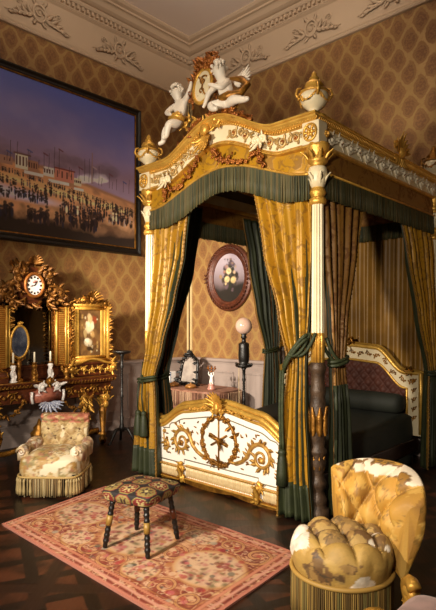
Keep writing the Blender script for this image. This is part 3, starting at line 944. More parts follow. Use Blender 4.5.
for k in range(26):
    m.rose((MXC+.02+rnd(-.11,.11), MYC+rnd(-.05,.03), MZC+.20+rnd(-.03,.08)), (rnd(-.5,.5),-1,.3), rnd(.025,.045))
for k in range(10): m.leaf((MXC+.02+rnd(-.08,.08), MYC-.02, MZC+.20), (rnd(-1,1), -.2, .7), (0,-1,.2), .08, .06, .5)
for sd in (-1, 1):
    m.garland([(MXC+sd*.15, MYC, MZC+.12),(MXC+sd*.17, MYC-.01, MZC-.02),(MXC+sd*.15, MYC-.02, MZC-.16)], (0,-1,.1), .035, .6, .5)
build(m, 'leaf_crown', rust_gold, med)
m = MB(); m.tube([(q, BY0-.08, cor_top(q)+.01) for q in np.linspace(-3.69,-3.34,12)], .022, 6)
for k in range(60):
    if k == 30: m.cut(); m.tube([(q, BY0-.08, cor_top(q)+.01) for q in np.linspace(-3.31,-2.79,16)], .022, 6)
    x = BC+(rnd(-.48,-.15) if k < 30 else rnd(-.10,.40)); m.rose((x, BY0-.08+rnd(-.04,.06), cor_top(x)+rnd(.0,.05)), (rnd(-.5,.5),-1,.6), rnd(.02,.04))
    if k % 2: m.leaf((x, BY0-.08, cor_top(x)), (rnd(-1,1),-.3,.3), (0,-1,.4), .075, .055, .5)
build(m, 'crest_flowers', rust_gold, bed)

# cherubs: one continuous skinned body each
def figure(name, J, E, mat, parent):
    """J: name -> ((x,y,z), radius)   E: pairs.  pelvis first"""
    names = list(J); base = wpos(parent)
    me = bpy.data.meshes.new(name)
    me.from_pydata([tuple(Vector(J[n][0])-base) for n in names], [(names.index(a), names.index(b)) for a, b in E], [])
    o = bpy.data.objects.new(name, me); COL.objects.link(o); o.parent = parent
    sk = o.modifiers.new('skin', 'SKIN'); sk.use_smooth_shade = True; sk.branch_smoothing = .4
    lay = me.skin_vertices[0].data if me.skin_vertices else None
    if lay is None:
        me.skin_vertices.new() if hasattr(me.skin_vertices, 'new') else None
        lay = me.skin_vertices[0].data
    for i, n in enumerate(names):
        r = J[n][1]; lay[i].radius = (r, r); lay[i].use_root = (i == 0)
    sb = o.modifiers.new('sub', 'SUBSURF'); sb.levels = 2; sb.render_levels = 2
    me.materials.append(mat)
    return o
def face_and_hair(body, c, r, look, up=(0,0,1)):
    look = Vector(look).normalized(); up = Vector(up); sd = look.cross(up).normalized(); up = sd.cross(look)
    c = Vector(c)
    m = MB(); m.ell(c+look*r*1.0-up*r*.1, r*.2, 8, 5); build(m, 'nose', marble, body)
    m = MB(); m.ell(c+look*r*.86-up*r*.48, (r*.22, r*.16, r*.1), 8, 5); build(m, 'mouth', marble, body)
    for s in (-1, 1):
        m = MB(); m.ell(c+look*r*.86+sd*s*r*.36+up*r*.08, r*.13, 6, 4); build(m, 'eye', marble, body)
        m = MB(); m.ell(c+sd*s*r*.98-up*r*.05, (r*.14, r*.18, r*.24), 6, 4); build(m, 'ear', marble, body)
    m = MB()
    for k in range(46):
        th = rnd(0, 2*PI); q = rnd(-.2, 1)
        d = (sd*math.cos(th)*math.sqrt(max(0,1-q*q)) + look*math.sin(th)*math.sqrt(max(0,1-q*q)) + up*q)
        if d.dot(look) > .55 and q < .55: continue
        m.ell(c+d*r*.96, r*rnd(.2,.3), 6, 4)
    build(m, 'curly_hair', marble, body)
def wing(body, root, d, nrm, L):
    m = MB(); d = Vector(d).normalized(); nrm = Vector(nrm); root = Vector(root)
    sd = d.cross(nrm).normalized()
    for k in range(7):
        t = k/6
        m.leaf(root+d*L*.1*k*.4, d*(1-.5*t)+sd*(t*.9-.2), nrm, L*(1-.35*t), L*.22, .15)
    for k in range(6): m.leaf(root, d*(1-.5*k/5)+sd*(k/5*.9-.2), nrm, L*.5, L*.2, .25)
    build(m, 'wing', marble, body)
# left cherub sits on the slope of the arch, leaning back on the medallion
ys = BY0-.07
J = {'pelvis': ((-3.66,ys,3.40),.068), 'belly': ((-3.655,ys-.01,3.475),.066), 'chest': ((-3.665,ys,3.56),.062), 'neck': ((-3.685,ys,3.63),.034), 'headlow': ((-3.70,ys-.015,3.685),.066), 'headtop': ((-3.705,ys-.01,3.745),.066),
     'shl': ((-3.73,ys-.02,3.585),.034), 'ell': ((-3.755,ys-.10,3.50),.026), 'hal': ((-3.68,ys-.13,3.46),.018), 'fil': ((-3.645,ys-.135,3.45),.013),
     'shr': ((-3.60,ys-.01,3.595),.034), 'elr': ((-3.53,ys-.03,3.63),.026), 'har': ((-3.485,ys-.04,3.70),.018), 'fir': ((-3.475,ys-.045,3.735),.012),
     'hipl': ((-3.70,ys-.04,3.385),.055), 'knl': ((-3.745,ys-.12,3.33),.042), 'anl': ((-3.80,ys-.10,3.235),.026), 'tol': ((-3.83,ys-.14,3.215),.018),
     'hipr': ((-3.635,ys-.05,3.38),.055), 'knr': ((-3.66,ys-.16,3.36),.042), 'anr': ((-3.70,ys-.15,3.25),.026), 'tor': ((-3.715,ys-.19,3.23),.018)}
E = [('pelvis','belly'),('belly','chest'),('chest','neck'),('neck','headlow'),('headlow','headtop'),('chest','shl'),('shl','ell'),('ell','hal'),('hal','fil'),('chest','shr'),('shr','elr'),('elr','har'),('har','fir'),('pelvis','hipl'),('hipl','knl'),('knl','anl'),('anl','tol'),('pelvis','hipr'),('hipr','knr'),('knr','anr'),('anr','tor')]
ch = figure('cherub', J, E, marble, bed); ch['label'] = 'left cherub leaning on the medallion'
face_and_hair(ch, (-3.703, ys-.012, 3.715), .068, (-.35,-1,-.05)); wing(ch, (-3.73, ys+.05, 3.60), (-.8,.3,.2), (0,-1,0), .16)
m = MB()
m.tube([(-3.74,ys-.03,3.47),(-3.68,ys-.09,3.43),(-3.60,ys-.10,3.44),(-3.56,ys-.05,3.40)], [.03,.045,.04,.02], 8); build(m, 'drapery', gold, ch)
# right cherub kneels on the arch, one arm down, legs stretched to the right
J = {'pelvis': ((-3.05,ys,3.43),.068), 'belly': ((-3.075,ys-.01,3.50),.066), 'chest': ((-3.10,ys-.01,3.58),.062), 'neck': ((-3.12,ys-.02,3.65),.034), 'headlow': ((-3.135,ys-.035,3.71),.067), 'headtop': ((-3.135,ys-.03,3.765),.067),
     'shl': ((-3.155,ys-.04,3.60),.034), 'ell': ((-3.20,ys-.10,3.52),.026), 'hal': ((-3.235,ys-.11,3.43),.018), 'fil': ((-3.25,ys-.12,3.40),.013),
     'shr': ((-3.05,ys-.0,3.61),.034), 'elr': ((-3.06,ys-.09,3.53),.026), 'har': ((-3.13,ys-.14,3.56),.018), 'fir': ((-3.16,ys-.15,3.57),.013),
     'hipl': ((-3.07,ys-.06,3.40),.055), 'knl': ((-3.16,ys-.13,3.385),.042), 'anl': ((-3.09,ys-.15,3.34),.026), 'tol': ((-3.04,ys-.16,3.325),.018),
     'hipr': ((-3.0,ys-.03,3.41),.055), 'knr': ((-2.91,ys-.08,3.39),.042), 'anr': ((-2.80,ys-.08,3.355),.026), 'tor': ((-2.75,ys-.10,3.345),.018)}
ch = figure('cherub', J, E, marble, bed); ch['label'] = 'right cherub bending towards the medallion'
face_and_hair(ch, (-3.136, ys-.033, 3.737), .069, (-.6,-.8,-.3)); wing(ch, (-3.03, ys+.05, 3.60), (.9,.1,.35), (0,-1,0), .20); wing(ch, (-3.05, ys+.06, 3.62), (.5,.5,.6), (0,-1,.2), .16)
m = MB()
m.tube([(-3.02,ys-.02,3.62),(-2.93,ys+.02,3.60),(-2.86,ys+.02,3.53),(-2.90,ys-.02,3.46),(-3.0,ys-.06,3.45),(-3.08,ys-.09,3.44)], [.012,.03,.03,.03,.045,.03], 8); build(m, 'drapery', gold_old, ch)

# ---------------------------------------------------------------- footboard
FBY = 3.46
def fb_top(x):
    d = abs(x-BC)
    return interp([(0, .585), (-.0001, .585)], 0)[0] if d > .86 else (.80-.07*smooth(d/.55)-.17*smooth((d-.45)/.36))
def fb_outline(off, bot, n=60, hw=.86):
    """profile inset by off"""
    pts = [(BC-hw+off, bot)]
    for i in range(n+1):
        x = BC-hw+off+(2*hw-2*off)*i/n
        pts.append((x, fb_top(x)-off*1.15))
    pts.append((BC+hw-off, bot)); return pts
mb = MB(); mb.prism(fb_outline(0, .03), lambda a, b, d: (a, FBY+d, b), -.025, .03)
fb = build(mb, 'footboard', white, bed)
m = MB()
for off, dy, r in ((.015,-.03,.026),(.052,-.028,.014)):
    pts = [(p[0], FBY+dy, p[1]) for p in fb_outline(off, .45)[1:-1]]
    m.tube(pts, r, 8)
m.tube([(p[0], FBY+.015, p[1]+.012) for p in fb_outline(.0, .45)[1:-1]], .03, 8)
build(m, 'top_moulding', gold_bright, fb)
# thin painted line panels
line_m = M('line_paint', '#7c7460', .5)
m = MB()
pl = [(BC-.66,.50),(BC-.655,.53),(BC-.63,.55),(BC-.60,.555)] + [(BC+x, fb_top(BC+x)-.125) for x in np.linspace(-.57,.57,30)] + [(BC+.60,.555),(BC+.63,.55),(BC+.655,.53),(BC+.66,.50)]
pl = [(BC-.75,.49)]+pl+[(BC+.75,.49)]
m.tube([(a, FBY-.027, b) for a, b in pl], .006, 6)
m.cut()
lo = [(BC-.80,.185),(BC-.45,.185),(BC-.45,.225),(BC+.45,.225),(BC+.45,.185),(BC+.80,.185)]
m.tube([(a, FBY-.027, b) for a, b in lo], .006, 6)
build(m, 'line_border', line_m, fb)
# gilt relief: wreath, trophy, scrolls, sprigs
m = MB(); fy = FBY-.034; nr = (0,-1,0)
wr = [(BC+.205*math.cos(a), fy, .465+.215*math.sin(a)) for a in np.linspace(PI/2, PI/2+2*PI, 30)]
m.garland(wr, nr, .032, .5, .35); m.tube(wr, .014, 6)
build(m, 'flower_wreath', gold_old, fb)
m = MB()
m.tube([(BC, fy, .78),(BC, fy, .21)], .007, 6)
m.tube([(BC-.10, fy-.005, .51),(BC+.11, fy-.005, .44)], [.022,.016], 8); m.tube([(BC-.09, fy-.005, .42),(BC+.10, fy-.005, .53)], .009, 6)
for k in range(7): m.leaf((BC+rnd(-.03,.03), fy-.01, .47), (rnd(-1,1), -.1, rnd(-.7,.7)), nr, .10, .04, .2)
for k in range(5): m.leaf((BC, fy, .26), ((k-2)*.5, -.1, .6-abs(k-2)*.3), nr, .10, .04, .2)
build(m, 'trophy', gold_old, fb)
m = MB()
for sd in (-1, 1):
    m.cut(); m.scroll((BC+sd*.48, fy, .395), .135, 1.6, (sd,0,0), (0,0,1), PI*.95, -1, .020, .009, nr, 15, [(BC+sd*.20, fy, .30),(BC+sd*.27, fy, .33),(BC+sd*.33, fy, .38)], 34, .065)
    m.cut(); m.scroll((BC+sd*.71, fy, .34), .055, 1.2, (-sd,0,0), (0,0,-1), PI*.6, -1, .016, .008, nr, 5, None, 24, .045)
    m.tube([(BC+sd*.72, fy, .30),(BC+sd*.74, fy, .44)], .006, 6); m.rose((BC+sd*.73, fy, .46), nr, .025)
build(m, 'acanthus_scroll', M('soft_gilt', '#c89a4c', .42, .35, .6, 22, .4, 70, col2='#7c5018'), fb)
m = MB()
for sd in (-1, 1):
    m.cut(); m.rose((BC+sd*.48, fy-.01, .38), nr, .032)
    for k in range(60):
        x, z = sd*rnd(.24,.78), rnd(.25,.60)
        if (abs(abs(x)-.48) < .14 and abs(z-.39) < .14) or z > fb_top(BC+x)-.15: continue
        m.cut(); m.leaf((BC+x, fy+.002, z), (rnd(-1,1), 0, rnd(-.3,1)), nr, .035, .016, .15)
build(m, 'sprig', gold_old, fb)
# crest and swags on the top rail
m = MB()
for k in range(9):
    a = PI*k/8; m.leaf((BC, FBY-.05, .76), (math.cos(a)*.8, -.1, .3+math.sin(a)), nr, .13+.03*math.sin(a), .06, .3)
for sd in (-1, 1):
    m.scroll((BC+sd*.045, FBY-.055, .74), .045, 1.2, (sd,0,0), (0,0,1), PI, -1, .016, .008, nr, 3)
    m.garland([(BC+sd*x, FBY-.05, fb_top(BC+x)-.035) for x in np.linspace(.08,.40,7)], nr, .022, .7, .4)
m.ell((BC, FBY-.065, .76), (.03,.02,.06), 8, 6)
build(m, 'crest', gold, fb)
# fluted base rail in three lengths with gilt brackets, shaped apron below
for x0, x1, z0 in ((BC-.86, BC-.50, .035), (BC-.42, BC+.42, .06), (BC+.50, BC+.86, .035)):
    m = MB(); n = int((x1-x0)/.006)
    m.grid(n, 6, lambda u, v: (x0+(x1-x0)*u, FBY-.045+.010*max(-.6, math.cos(2*PI*u*(x1-x0)/.027))+(.03 if v in (0., 1.) else 0), z0+.115*v))
    r = build(m, 'fluted_rail', M('ivory_gilt', '#cdb588', .45, .1, .3, 30, 0, col2='#a88850'), fb)
    m = MB(); m.box(((x0+x1)/2, FBY-.045, z0-.003), (x1-x0, .045, .008)); m.box(((x0+x1)/2, FBY-.045, z0+.118), (x1-x0, .05, .010)); build(m, 'rail_fillet', gold, r, bevel=.003)
m = MB()
for sd in (-1, 1):
    m.cut(); x = BC+sd*.46
    m.scroll((x, FBY-.055, .15), .045, 1.2, (1,0,0), (0,0,1), PI*.5, -sd, .02, .01, nr, 4); m.scroll((x, FBY-.055, .06), .035, 1.2, (1,0,0), (0,0,-1), PI*.5, sd, .018, .01, nr, 4)
    m.leaf((x, FBY-.06, .02), (0,-.1,1), nr, .16, .07, .2)
build(m, 'bracket', gold, fb)
m = MB()
ap = [(BC-.86,.045),(BC+.86,.045)]+[(BC+.86-1.72*i/40, .025-.025*abs(math.sin(PI*2.5*i/40))) for i in range(41)]
m.prism(ap, lambda a, b, d: (a, FBY+d, b), -.05, .02)
build(m, 'apron', gold_old, fb)
# bed body under the cover
m = MB(); m.box((BC, 4.6, .20), (1.74, 2.2, .14)); build(m, 'bed_frame', darkwood, bed, bevel=.01)
m = MB()
for sx in (-1, 1):
    for y in (3.62, 5.6): m.cut(); m.lathe([(.04,0),(.05,.04),(.035,.08),(.045,.14)], (BC+sx*.80, y, 0), 12)
build(m, 'bed_foot', darkwood, bed)

# ---------------------------------------------------------------- headboard
HY = 5.66
def hb_top(x):
    d = abs(x-BC)
    return 1.27-.03*smooth(d/.5)-.26*smooth((d-.40)/.34)
def hb_out(off, bot, hw=.92, n=50):
    return [(BC-hw+off, bot)]+[(BC-hw+off+2*(hw-off)*i/n, hb_top(BC-hw+off+2*(hw-off)*i/n)-off*1.1) for i in range(n+1)]+[(BC+hw-off, bot)]
m = MB()
o_, i_ = hb_out(0, .3), hb_out(.15, .3); n = len(o_)
for dy in (-.03, .04):
    vs = [(a, HY+dy, b) for a, b in o_]+[(a, HY+dy, b) for a, b in i_]
    m.add(vs, [(k, k+1, n+k+1, n+k) if dy < 0 else (n+k, n+k+1, k+1, k) for k in range(n-1)], False)
for L_ in (o_, i_):
    m.add([(a, HY-.03, b) for a, b in L_]+[(a, HY+.04, b) for a, b in L_], [(k, n+k, n+k+1, k+1) for k in range(n-1)], False)
hb = build(m, 'headboard', cream, bed)
m = MB()
for off, r in ((.0,.026),(.155,.014)):
    m.tube([(a, HY-.03, b) for a, b in hb_out(off, .32)], r, 8)
m.tube([(a, HY+.02, b+.01) for a, b in hb_out(0, .32)], .028, 8)
build(m, 'gilt_edge', gold_bright, hb)
m = MB()
cl = hb_out(.075, .4); seg = [Vector((a, HY-.036, b)) for a, b in cl]
for k in range(2, len(seg)-2, 3):
    t = (seg[k+1]-seg[k-1]).normalized(); v = Vector((0,-1,0)).cross(t)
    m.cut(); m.scroll(seg[k], .03, 1.1, t, v*(1 if k % 2 else -1), PI, -1, .007, .005, (0,-1,0), 2, None, 16, .03)
    m.rose(seg[k]+t*.04, (0,-1,0), .013)
for sd in (-1, 1):
    for z in (.5,.6,.7,.8,.9): m.cut(); m.scroll((BC+sd*.845, HY-.036, z), .026, 1.1, (1,0,0), (0,0,1), PI, sd, .007, .005, (0,-1,0), 2, None, 16, .03)
    m.cut()
    for k in range(6): m.leaf((BC+sd*.80, HY-.04, 1.0), (math.cos(k*1.05), -.1, math.sin(k*1.05)), (0,-1,0), .07, .04, .3)
build(m, 'painted_scroll', gold_old, hb)
tuft_m = M('red_brown_velvet', '#52281a', .7, 0, .5, 6, .2, 80, col2='#361810')
def tuft(a, b, p, q):
    """pillow height 0..1 on a diamond lattice"""
    s1 = abs(math.sin(PI*(a/p+b/q)))**.42; s2 = abs(math.sin(PI*(a/p-b/q)))**.42
    return s1*s2
def hbp(u, v):
    x = BC-.78+1.56*u; t = hb_top(x)-.15; z = .32+(t-.32)*v
    return (x, HY+.01-.05*tuft(x-BC, z, .12, .14)*min(1, 8*v*(1-v)+.1), z)
m = MB(); m.grid(150, 90, hbp); build(m, 'tufted_panel', tuft_m, hb)
m = MB(); pcl = [(0,0),]
vs = []
m.prism(hb_out(.13, .3), lambda a, b, d: (a, HY+d, b), .02, .035); build(m, 'back_panel', darkwood, hb)
m = MB()
for k in range(7):
    a = PI*k/6; m.leaf((BC-.0, HY-.05, 1.27), (math.cos(a), -.1, .25+math.sin(a)), (0,-1,0), .13, .06, .3)
for sd in (-1, 1): m.scroll((BC+sd*.08, HY-.045, 1.30), .05, 1.2, (sd,0,0), (0,0,1), PI, -1, .018, .01, (0,-1,0), 4)
build(m, 'head_crest', gold_old, hb)

# ---------------------------------------------------------------- bedspread and bolster (rest on the bed)
def spread(u, v):
    y = 3.53+2.06*v
    w = .79; H = .50+.05*smooth((y-4.6)/.9)
    s_len = u*2-1; a = abs(s_len); sg = 1 if s_len > 0 else -1
    if a < .55: x = w*a/.55; z = H+.012*math.sin(y*3+a*4)-.02*(a/.55)**4
    else:
        q = (a-.55)/.45; x = w+.035+.018*math.sin(y*14+sg)*q+.03*smooth(q*3)*.6; z = H-.03-(H-.045)*q
    return (BC+sg*x, y, z)
m = MB(); m.grid(60, 70, spread)
sp = build(m, 'bedspread', darkgreen, org=(BC, 4.6, .5), solid=.012)
tag(sp, 'dark green bedspread covering the mattress of the canopied bed', 'bedspread')
m = MB()
m.lathe([(.02,-.80),(.08,-.79),(.105,-.74),(.11,-.5),(.11,.5),(.105,.74),(.08,.79),(.02,.80)], (0,0,0), 20, axis=(1,0,0))
m2 = MB(); m2.V = [(v[0]+BC, v[1]+5.46, v[2]+.655) for v in m.V]; m2.F = m.F; m2.S = m.S
tag(build(m2, 'bolster', darkgreen, org=(BC, 5.46, .55)), 'long round dark green bolster lying against the tufted headboard', 'bolster')

# ---------------------------------------------------------------- bed curtains
def curtain(name, axis, nsg, keys, npl, mat, lin_mat, label, ph=0., trim=None, z_tie=None, tass=0, post_pt=None, hem=True, tie_mat=None, tilt=.02, drop=None, group='bed curtains', tz=-.34, hemz=.27):
    """keys: (z, a, b, plane, amplitude); axis 'x' or 'y' is the running direction"""
    zt, zb = keys[0][0], keys[-1][0]
    def pt(u, v, off=0., z=None, ex=0.):
        z = zt+(zb-zt)*v if z is None else z
        a, b, pl, amp = interp(keys, z)
        uu = u+.012*math.sin(z*4+u*9)
        w = amp*(math.sin(2*PI*npl*uu+ph)+.35*math.sin(2*PI*npl*2.3*uu+1+z*1.5))
        s = a+(b-a)*u+ex*(1 if u > .5 else -1); o = pl+nsg*(w+off)
        return Vector((s, o, z)) if axis == 'x' else Vector((o, s, z))
    ctr = pt(.5, 1)
    nu = npl*14+1
    m = MB(); m.grid(nu, 60, lambda u, v: pt(u, v))
    root = build(m, name, mat, org=(ctr.x, ctr.y, max(0, zb)), solid=.006)
    tag(root, label, 'curtain', group)
    m = MB(); m.grid(nu, 60, lambda u, v: pt(u, v, -.014, ex=.006)); build(m, 'lining', lin_mat, root, solid=.004)
    if hem:
        m = MB(); m.grid(nu, 8, lambda u, v: pt(u, 0, .006, z=zb+hemz*(1-v), ex=.004)if 0 else pt(u, 0, .006, z=zb+hemz*(1-v)))
        build(m, 'hem_band', green, root, solid=.006)
    if trim is not None:
        m = MB(); 
        for k in range(70):
            p = pt(trim, k/69, .008); m.ell(p, (.012,.012,.010), 6, 4)
        m.tube([pt(trim, k/69, .004) for k in range(70)], .009, 5)
        build(m, 'edge_braid', olive_silk, root)
    if z_tie is not None:
        a, b, pl, amp = interp(keys, z_tie); c = pt(.5, 0, 0, z_tie); w = abs(b-a)/2
        tie = MB()
        for dz, rr in ((-.016,.014),(.014,.014)):
            ring = []
            for k in range(24):
                q = 2*PI*k/24; e = (w+.02)*math.cos(q); f = (amp*1.25+.032)*math.sin(q)
                ring.append((c.x+e, c.y+f, z_tie+dz+tilt*math.cos(q)) if axis == 'x' else (c.x+f, c.y+e, z_tie+dz+tilt*math.cos(q)))
            tie.tube(ring, rr, 8, True)
        if post_pt:
            for off in (-.015,.015):
                P0 = Vector(post_pt); P1 = c+(Vector((0,nsg*(amp+.04),0)) if axis == 'x' else Vector((nsg*(amp+.04),0,0)))
                tie.tube([P0.lerp(P1, t)-Vector((0,0,.12*4*t*(1-t)*.6))+Vector((off,off,0)) for t in np.linspace(0,1,10)], .014, 6)
        if drop:
            P1 = c+Vector((-w-.015, nsg*(amp+.02), -tilt)) if axis == 'x' else c
            for off in (-.012,.012):
                tie.tube([P1+Vector((off,-.012*math.sin(PI*t),-drop*t)) for t in np.linspace(0,1,12)], .012, 6)
        to = build(tie, 'tieback', tie_mat or cord, root)
        if drop:
            ms = MB(); ms.lathe([(.012,.04),(.028,.03),(.034,.01),(.024,-.005),(.030,-.02),(.036,-.05),(.044,-.15),(.048,-.24),(.02,-.242)], tuple(P1-Vector((0,0,drop+.03))), 30, 15, .14)
            build(ms, 'tassel', green, to)
        for k in range(tass):
            d = Vector(((k-.5*(tass-1))*.085, 0, 0)) if axis == 'x' else Vector((0, (k-.5*(tass-1))*.085, 0))
            o = Vector((0, nsg*(amp+.055), 0)) if axis == 'x' else Vector((nsg*(amp+.055), 0, 0))
            top = c+o+d*.6; bot = c+o+d+Vector((0,0,tz))
            ms = MB(); ms.tube([top, top.lerp(bot,.5)+o*.2, bot], .008, 6)
            ms.lathe([(.012,.04),(.026,.03),(.030,.01),(.022,-.005),(.028,-.015),(.034,-.04),(.042,-.13),(.047,-.20),(.045,-.205),(.02,-.206)], tuple(bot), 30, 15, .14)
            build(ms, 'tassel', green, to)
    return root
# gold curtain, front left
curtain('bed_curtain', 'x', -1, [(2.80,-4.13,-3.62,3.50,.028),(2.2,-4.12,-3.70,3.47,.032),(1.75,-4.12,-3.80,3.44,.034),(1.3,-4.15,-3.91,3.39,.026),(.97,-4.19,-4.00,3.36,.022),(.75,-4.22,-3.98,3.36,.026),(.3,-4.28,-3.95,3.35,.03),(.015,-4.30,-3.93,3.35,.034)], 4, damask, green,
        'gold damask bed curtain with two green tassels and green hem beside the patchwork stool', .4, 1.0, .96, 2, (-4.2,3.41,1.12))
# gold curtain, front right
curtain('bed_curtain', 'x', -1, [(2.80,-2.86,-2.26,3.50,.028),(2.1,-2.70,-2.25,3.47,.036),(1.6,-2.53,-2.25,3.44,.036),(1.2,-2.39,-2.25,3.38,.024),(.85,-2.42,-2.24,3.37,.028),(.4,-2.47,-2.21,3.37,.030),(.015,-2.47,-2.17,3.37,.036)], 4, damask, green,
        'gold damask bed curtain looped back by a green cord, nearest the slipper chair', 1.2, 0.0, 1.28, 0, (-2.2,3.40,1.44), tilt=.13, drop=.62)
# returns at the two front posts
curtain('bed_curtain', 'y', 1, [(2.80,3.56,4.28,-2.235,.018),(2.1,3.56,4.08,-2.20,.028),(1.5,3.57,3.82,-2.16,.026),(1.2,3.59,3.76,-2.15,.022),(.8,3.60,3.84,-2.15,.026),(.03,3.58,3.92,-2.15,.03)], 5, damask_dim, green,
        'narrow gold damask side curtain, coloured darker as in shade, behind the post nearest the slipper chair', 0., 1.0, 1.22, 0, (-2.17,3.50,1.40), tie_mat=green, hemz=1.0)
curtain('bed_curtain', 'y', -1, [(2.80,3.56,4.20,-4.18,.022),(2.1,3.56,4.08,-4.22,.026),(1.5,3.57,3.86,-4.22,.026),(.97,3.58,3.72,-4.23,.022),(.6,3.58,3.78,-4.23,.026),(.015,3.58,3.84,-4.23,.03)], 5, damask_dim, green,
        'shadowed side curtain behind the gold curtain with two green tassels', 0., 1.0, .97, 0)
# head curtains
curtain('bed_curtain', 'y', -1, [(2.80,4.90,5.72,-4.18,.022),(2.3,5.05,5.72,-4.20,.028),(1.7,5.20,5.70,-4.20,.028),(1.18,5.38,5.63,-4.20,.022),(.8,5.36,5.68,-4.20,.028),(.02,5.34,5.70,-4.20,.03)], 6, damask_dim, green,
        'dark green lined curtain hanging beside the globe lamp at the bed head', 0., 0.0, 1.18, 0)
curtain('bed_curtain', 'y', 1, [(2.80,4.95,5.74,-2.235,.018),(2.2,5.05,5.74,-2.19,.028),(1.6,5.28,5.74,-2.18,.028),(1.02,5.50,5.72,-2.16,.022),(.7,5.46,5.74,-2.16,.026),(.02,5.42,5.76,-2.16,.03)], 6, damask, green,
        'gold curtain with green trim at the far end of the open bed side', .6, 0.0, 1.02, 0, tie_mat=green, hemz=.95)
# cloth hung behind the headboard
def headcloth(u, v):
    x = BX0+.07+(BX1-BX0-.14)*u; z = 2.86-2.4*v
    return (x, BY1+.03+.020*math.sin(u*2*PI*14+2.2*math.sin(u*11)+.5*math.sin(v*4))+.010*math.sin(u*2*PI*21+3*math.sin(u*7)+2*v), z)
m = MB(); m.grid(280, 30, headcloth)
o = build(m, 'bed_hanging', olive_silk, org=(BC, BY1, .46), solid=.006)
tag(o, 'olive gold pleated cloth hanging behind the headboard under the canopy', 'curtain', 'bed curtains')
# ================================================================== GILT CONSOLE AND TRIPLE MIRROR
CYM = 3.03                                   # centre line of the console along the wall
con = thing('console_table', (-5.84, CYM, 0), 'carved gilt console table with red-brown top below the dressing mirror', 'table')
FX, BXk = -5.58, -6.14
m = MB()
for z, ov, h in ((.845,.02,.02),(.822,.0,.03),(.795,-.02,.03)):
    m.box(((FX+BXk)/2, CYM, z), (FX-BXk+2*ov, 2.0+2*ov, h))
m.box((FX-.02, CYM+.72, .82), (.09, .46, .065)); m.box((FX-.02, CYM-.72, .82), (.09, .46, .065))
top = build(m, 'tabletop', redwood, con, bevel=.006)
m = MB()
for z in (.857,.806):
    m.tube([(BXk, CYM-1.0, z),(FX+.01, CYM-1.0, z),(FX+.01, CYM+1.0, z),(BXk, CYM+1.0, z)], .009, 6)
for k in range(46): m.leaf((FX+.025, CYM-.98+1.96*k/45, .80), (.3,0,1), (1,0,0), .04, .03, .2)
build(m, 'gilt_edge', gold_old, top)
m = MB(); m.box((-5.86, CYM, .70), (.50, 1.92, .15)); ap = build(m, 'apron', redwood, con, bevel=.005)
m = MB()
for k in range(11):
    y = CYM-.88+1.76*k/10
    if abs(y-CYM) < .22: continue
    m.cut(); m.scroll((-5.60, y, .70), .055, 1.2, (0,1,0), (0,0,1 if k % 2 else -1), PI, -1, .014, .008, (1,0,0), 4, None, 24, .05)
    m.rose((-5.59, y+.085, .70), (1,0,0), .025)
for sd in (-1, 1):
    pts = [Vector((-5.57, CYM+sd*(.22+.44*t), .66-.16*4*t*(1-t))) for t in np.linspace(0,1,10)]
    m.cut(); m.garland(pts, (1,0,0), .03, .6, .4)
build(m, 'gilt_carving', gold_old, ap)
# the painted centre panel of the apron between white scrolls
m = MB(); hwp = .19
ol = [(-hwp,.62),(hwp,.62),(hwp+.005,.74),(.13,.76),(.08,.82),(0,.835),(-.08,.82),(-.13,.76),(-hwp-.005,.74)]
m.prism(ol, lambda a, b, d: (-5.56+d+.06*(1-(a/.2)**2), CYM+.04+a, b), -.05, .0, True)
pan = build(m, 'apron_panel', pink_marble, con)
m = MB()
for sd in (-1, 1):
    c = CYM+.04; m.cut()
    m.scroll((-5.50, c+sd*.09, .79), .055, 1.2, (0,sd,0), (0,0,1), PI*.9, -1, .022, .010, (1,0,0), 4, None, 24, .05)
    m.tube([(-5.53, c+sd*.195, .75),(-5.53, c+sd*.20, .68),(-5.53, c+sd*.185, .62)], .016, 8)
    m.leaf((-5.50, c+sd*.12, .80), (0,sd,.4), (1,0,0), .10, .05, .3)
build(m, 'white_scroll', porcelain, pan)
m = MB()
for k in range(9):
    a = PI+PI*k/8; m.leaf((-5.50, CYM+.04+.03*math.cos(a), .62), (.15, math.cos(a), math.sin(a)*.75-.1), (1,0,0), .14, .045, .2)
build(m, 'shell', M('blue_white', '#c8ccd8', .3, 0, .9, 60, 0, col2='#8088a8'), pan)
m = MB(); m.ell((-5.49, CYM+.04, .865), (.035,.035,.045), 12, 8)
for k in range(8): m.leaf((-5.50, CYM+.04, .85), (-.1, math.cos(k*.8), math.sin(k*.8)), (1,0,0), .07, .045, .4)
build(m, 'gilt_mask', gold_old, pan)
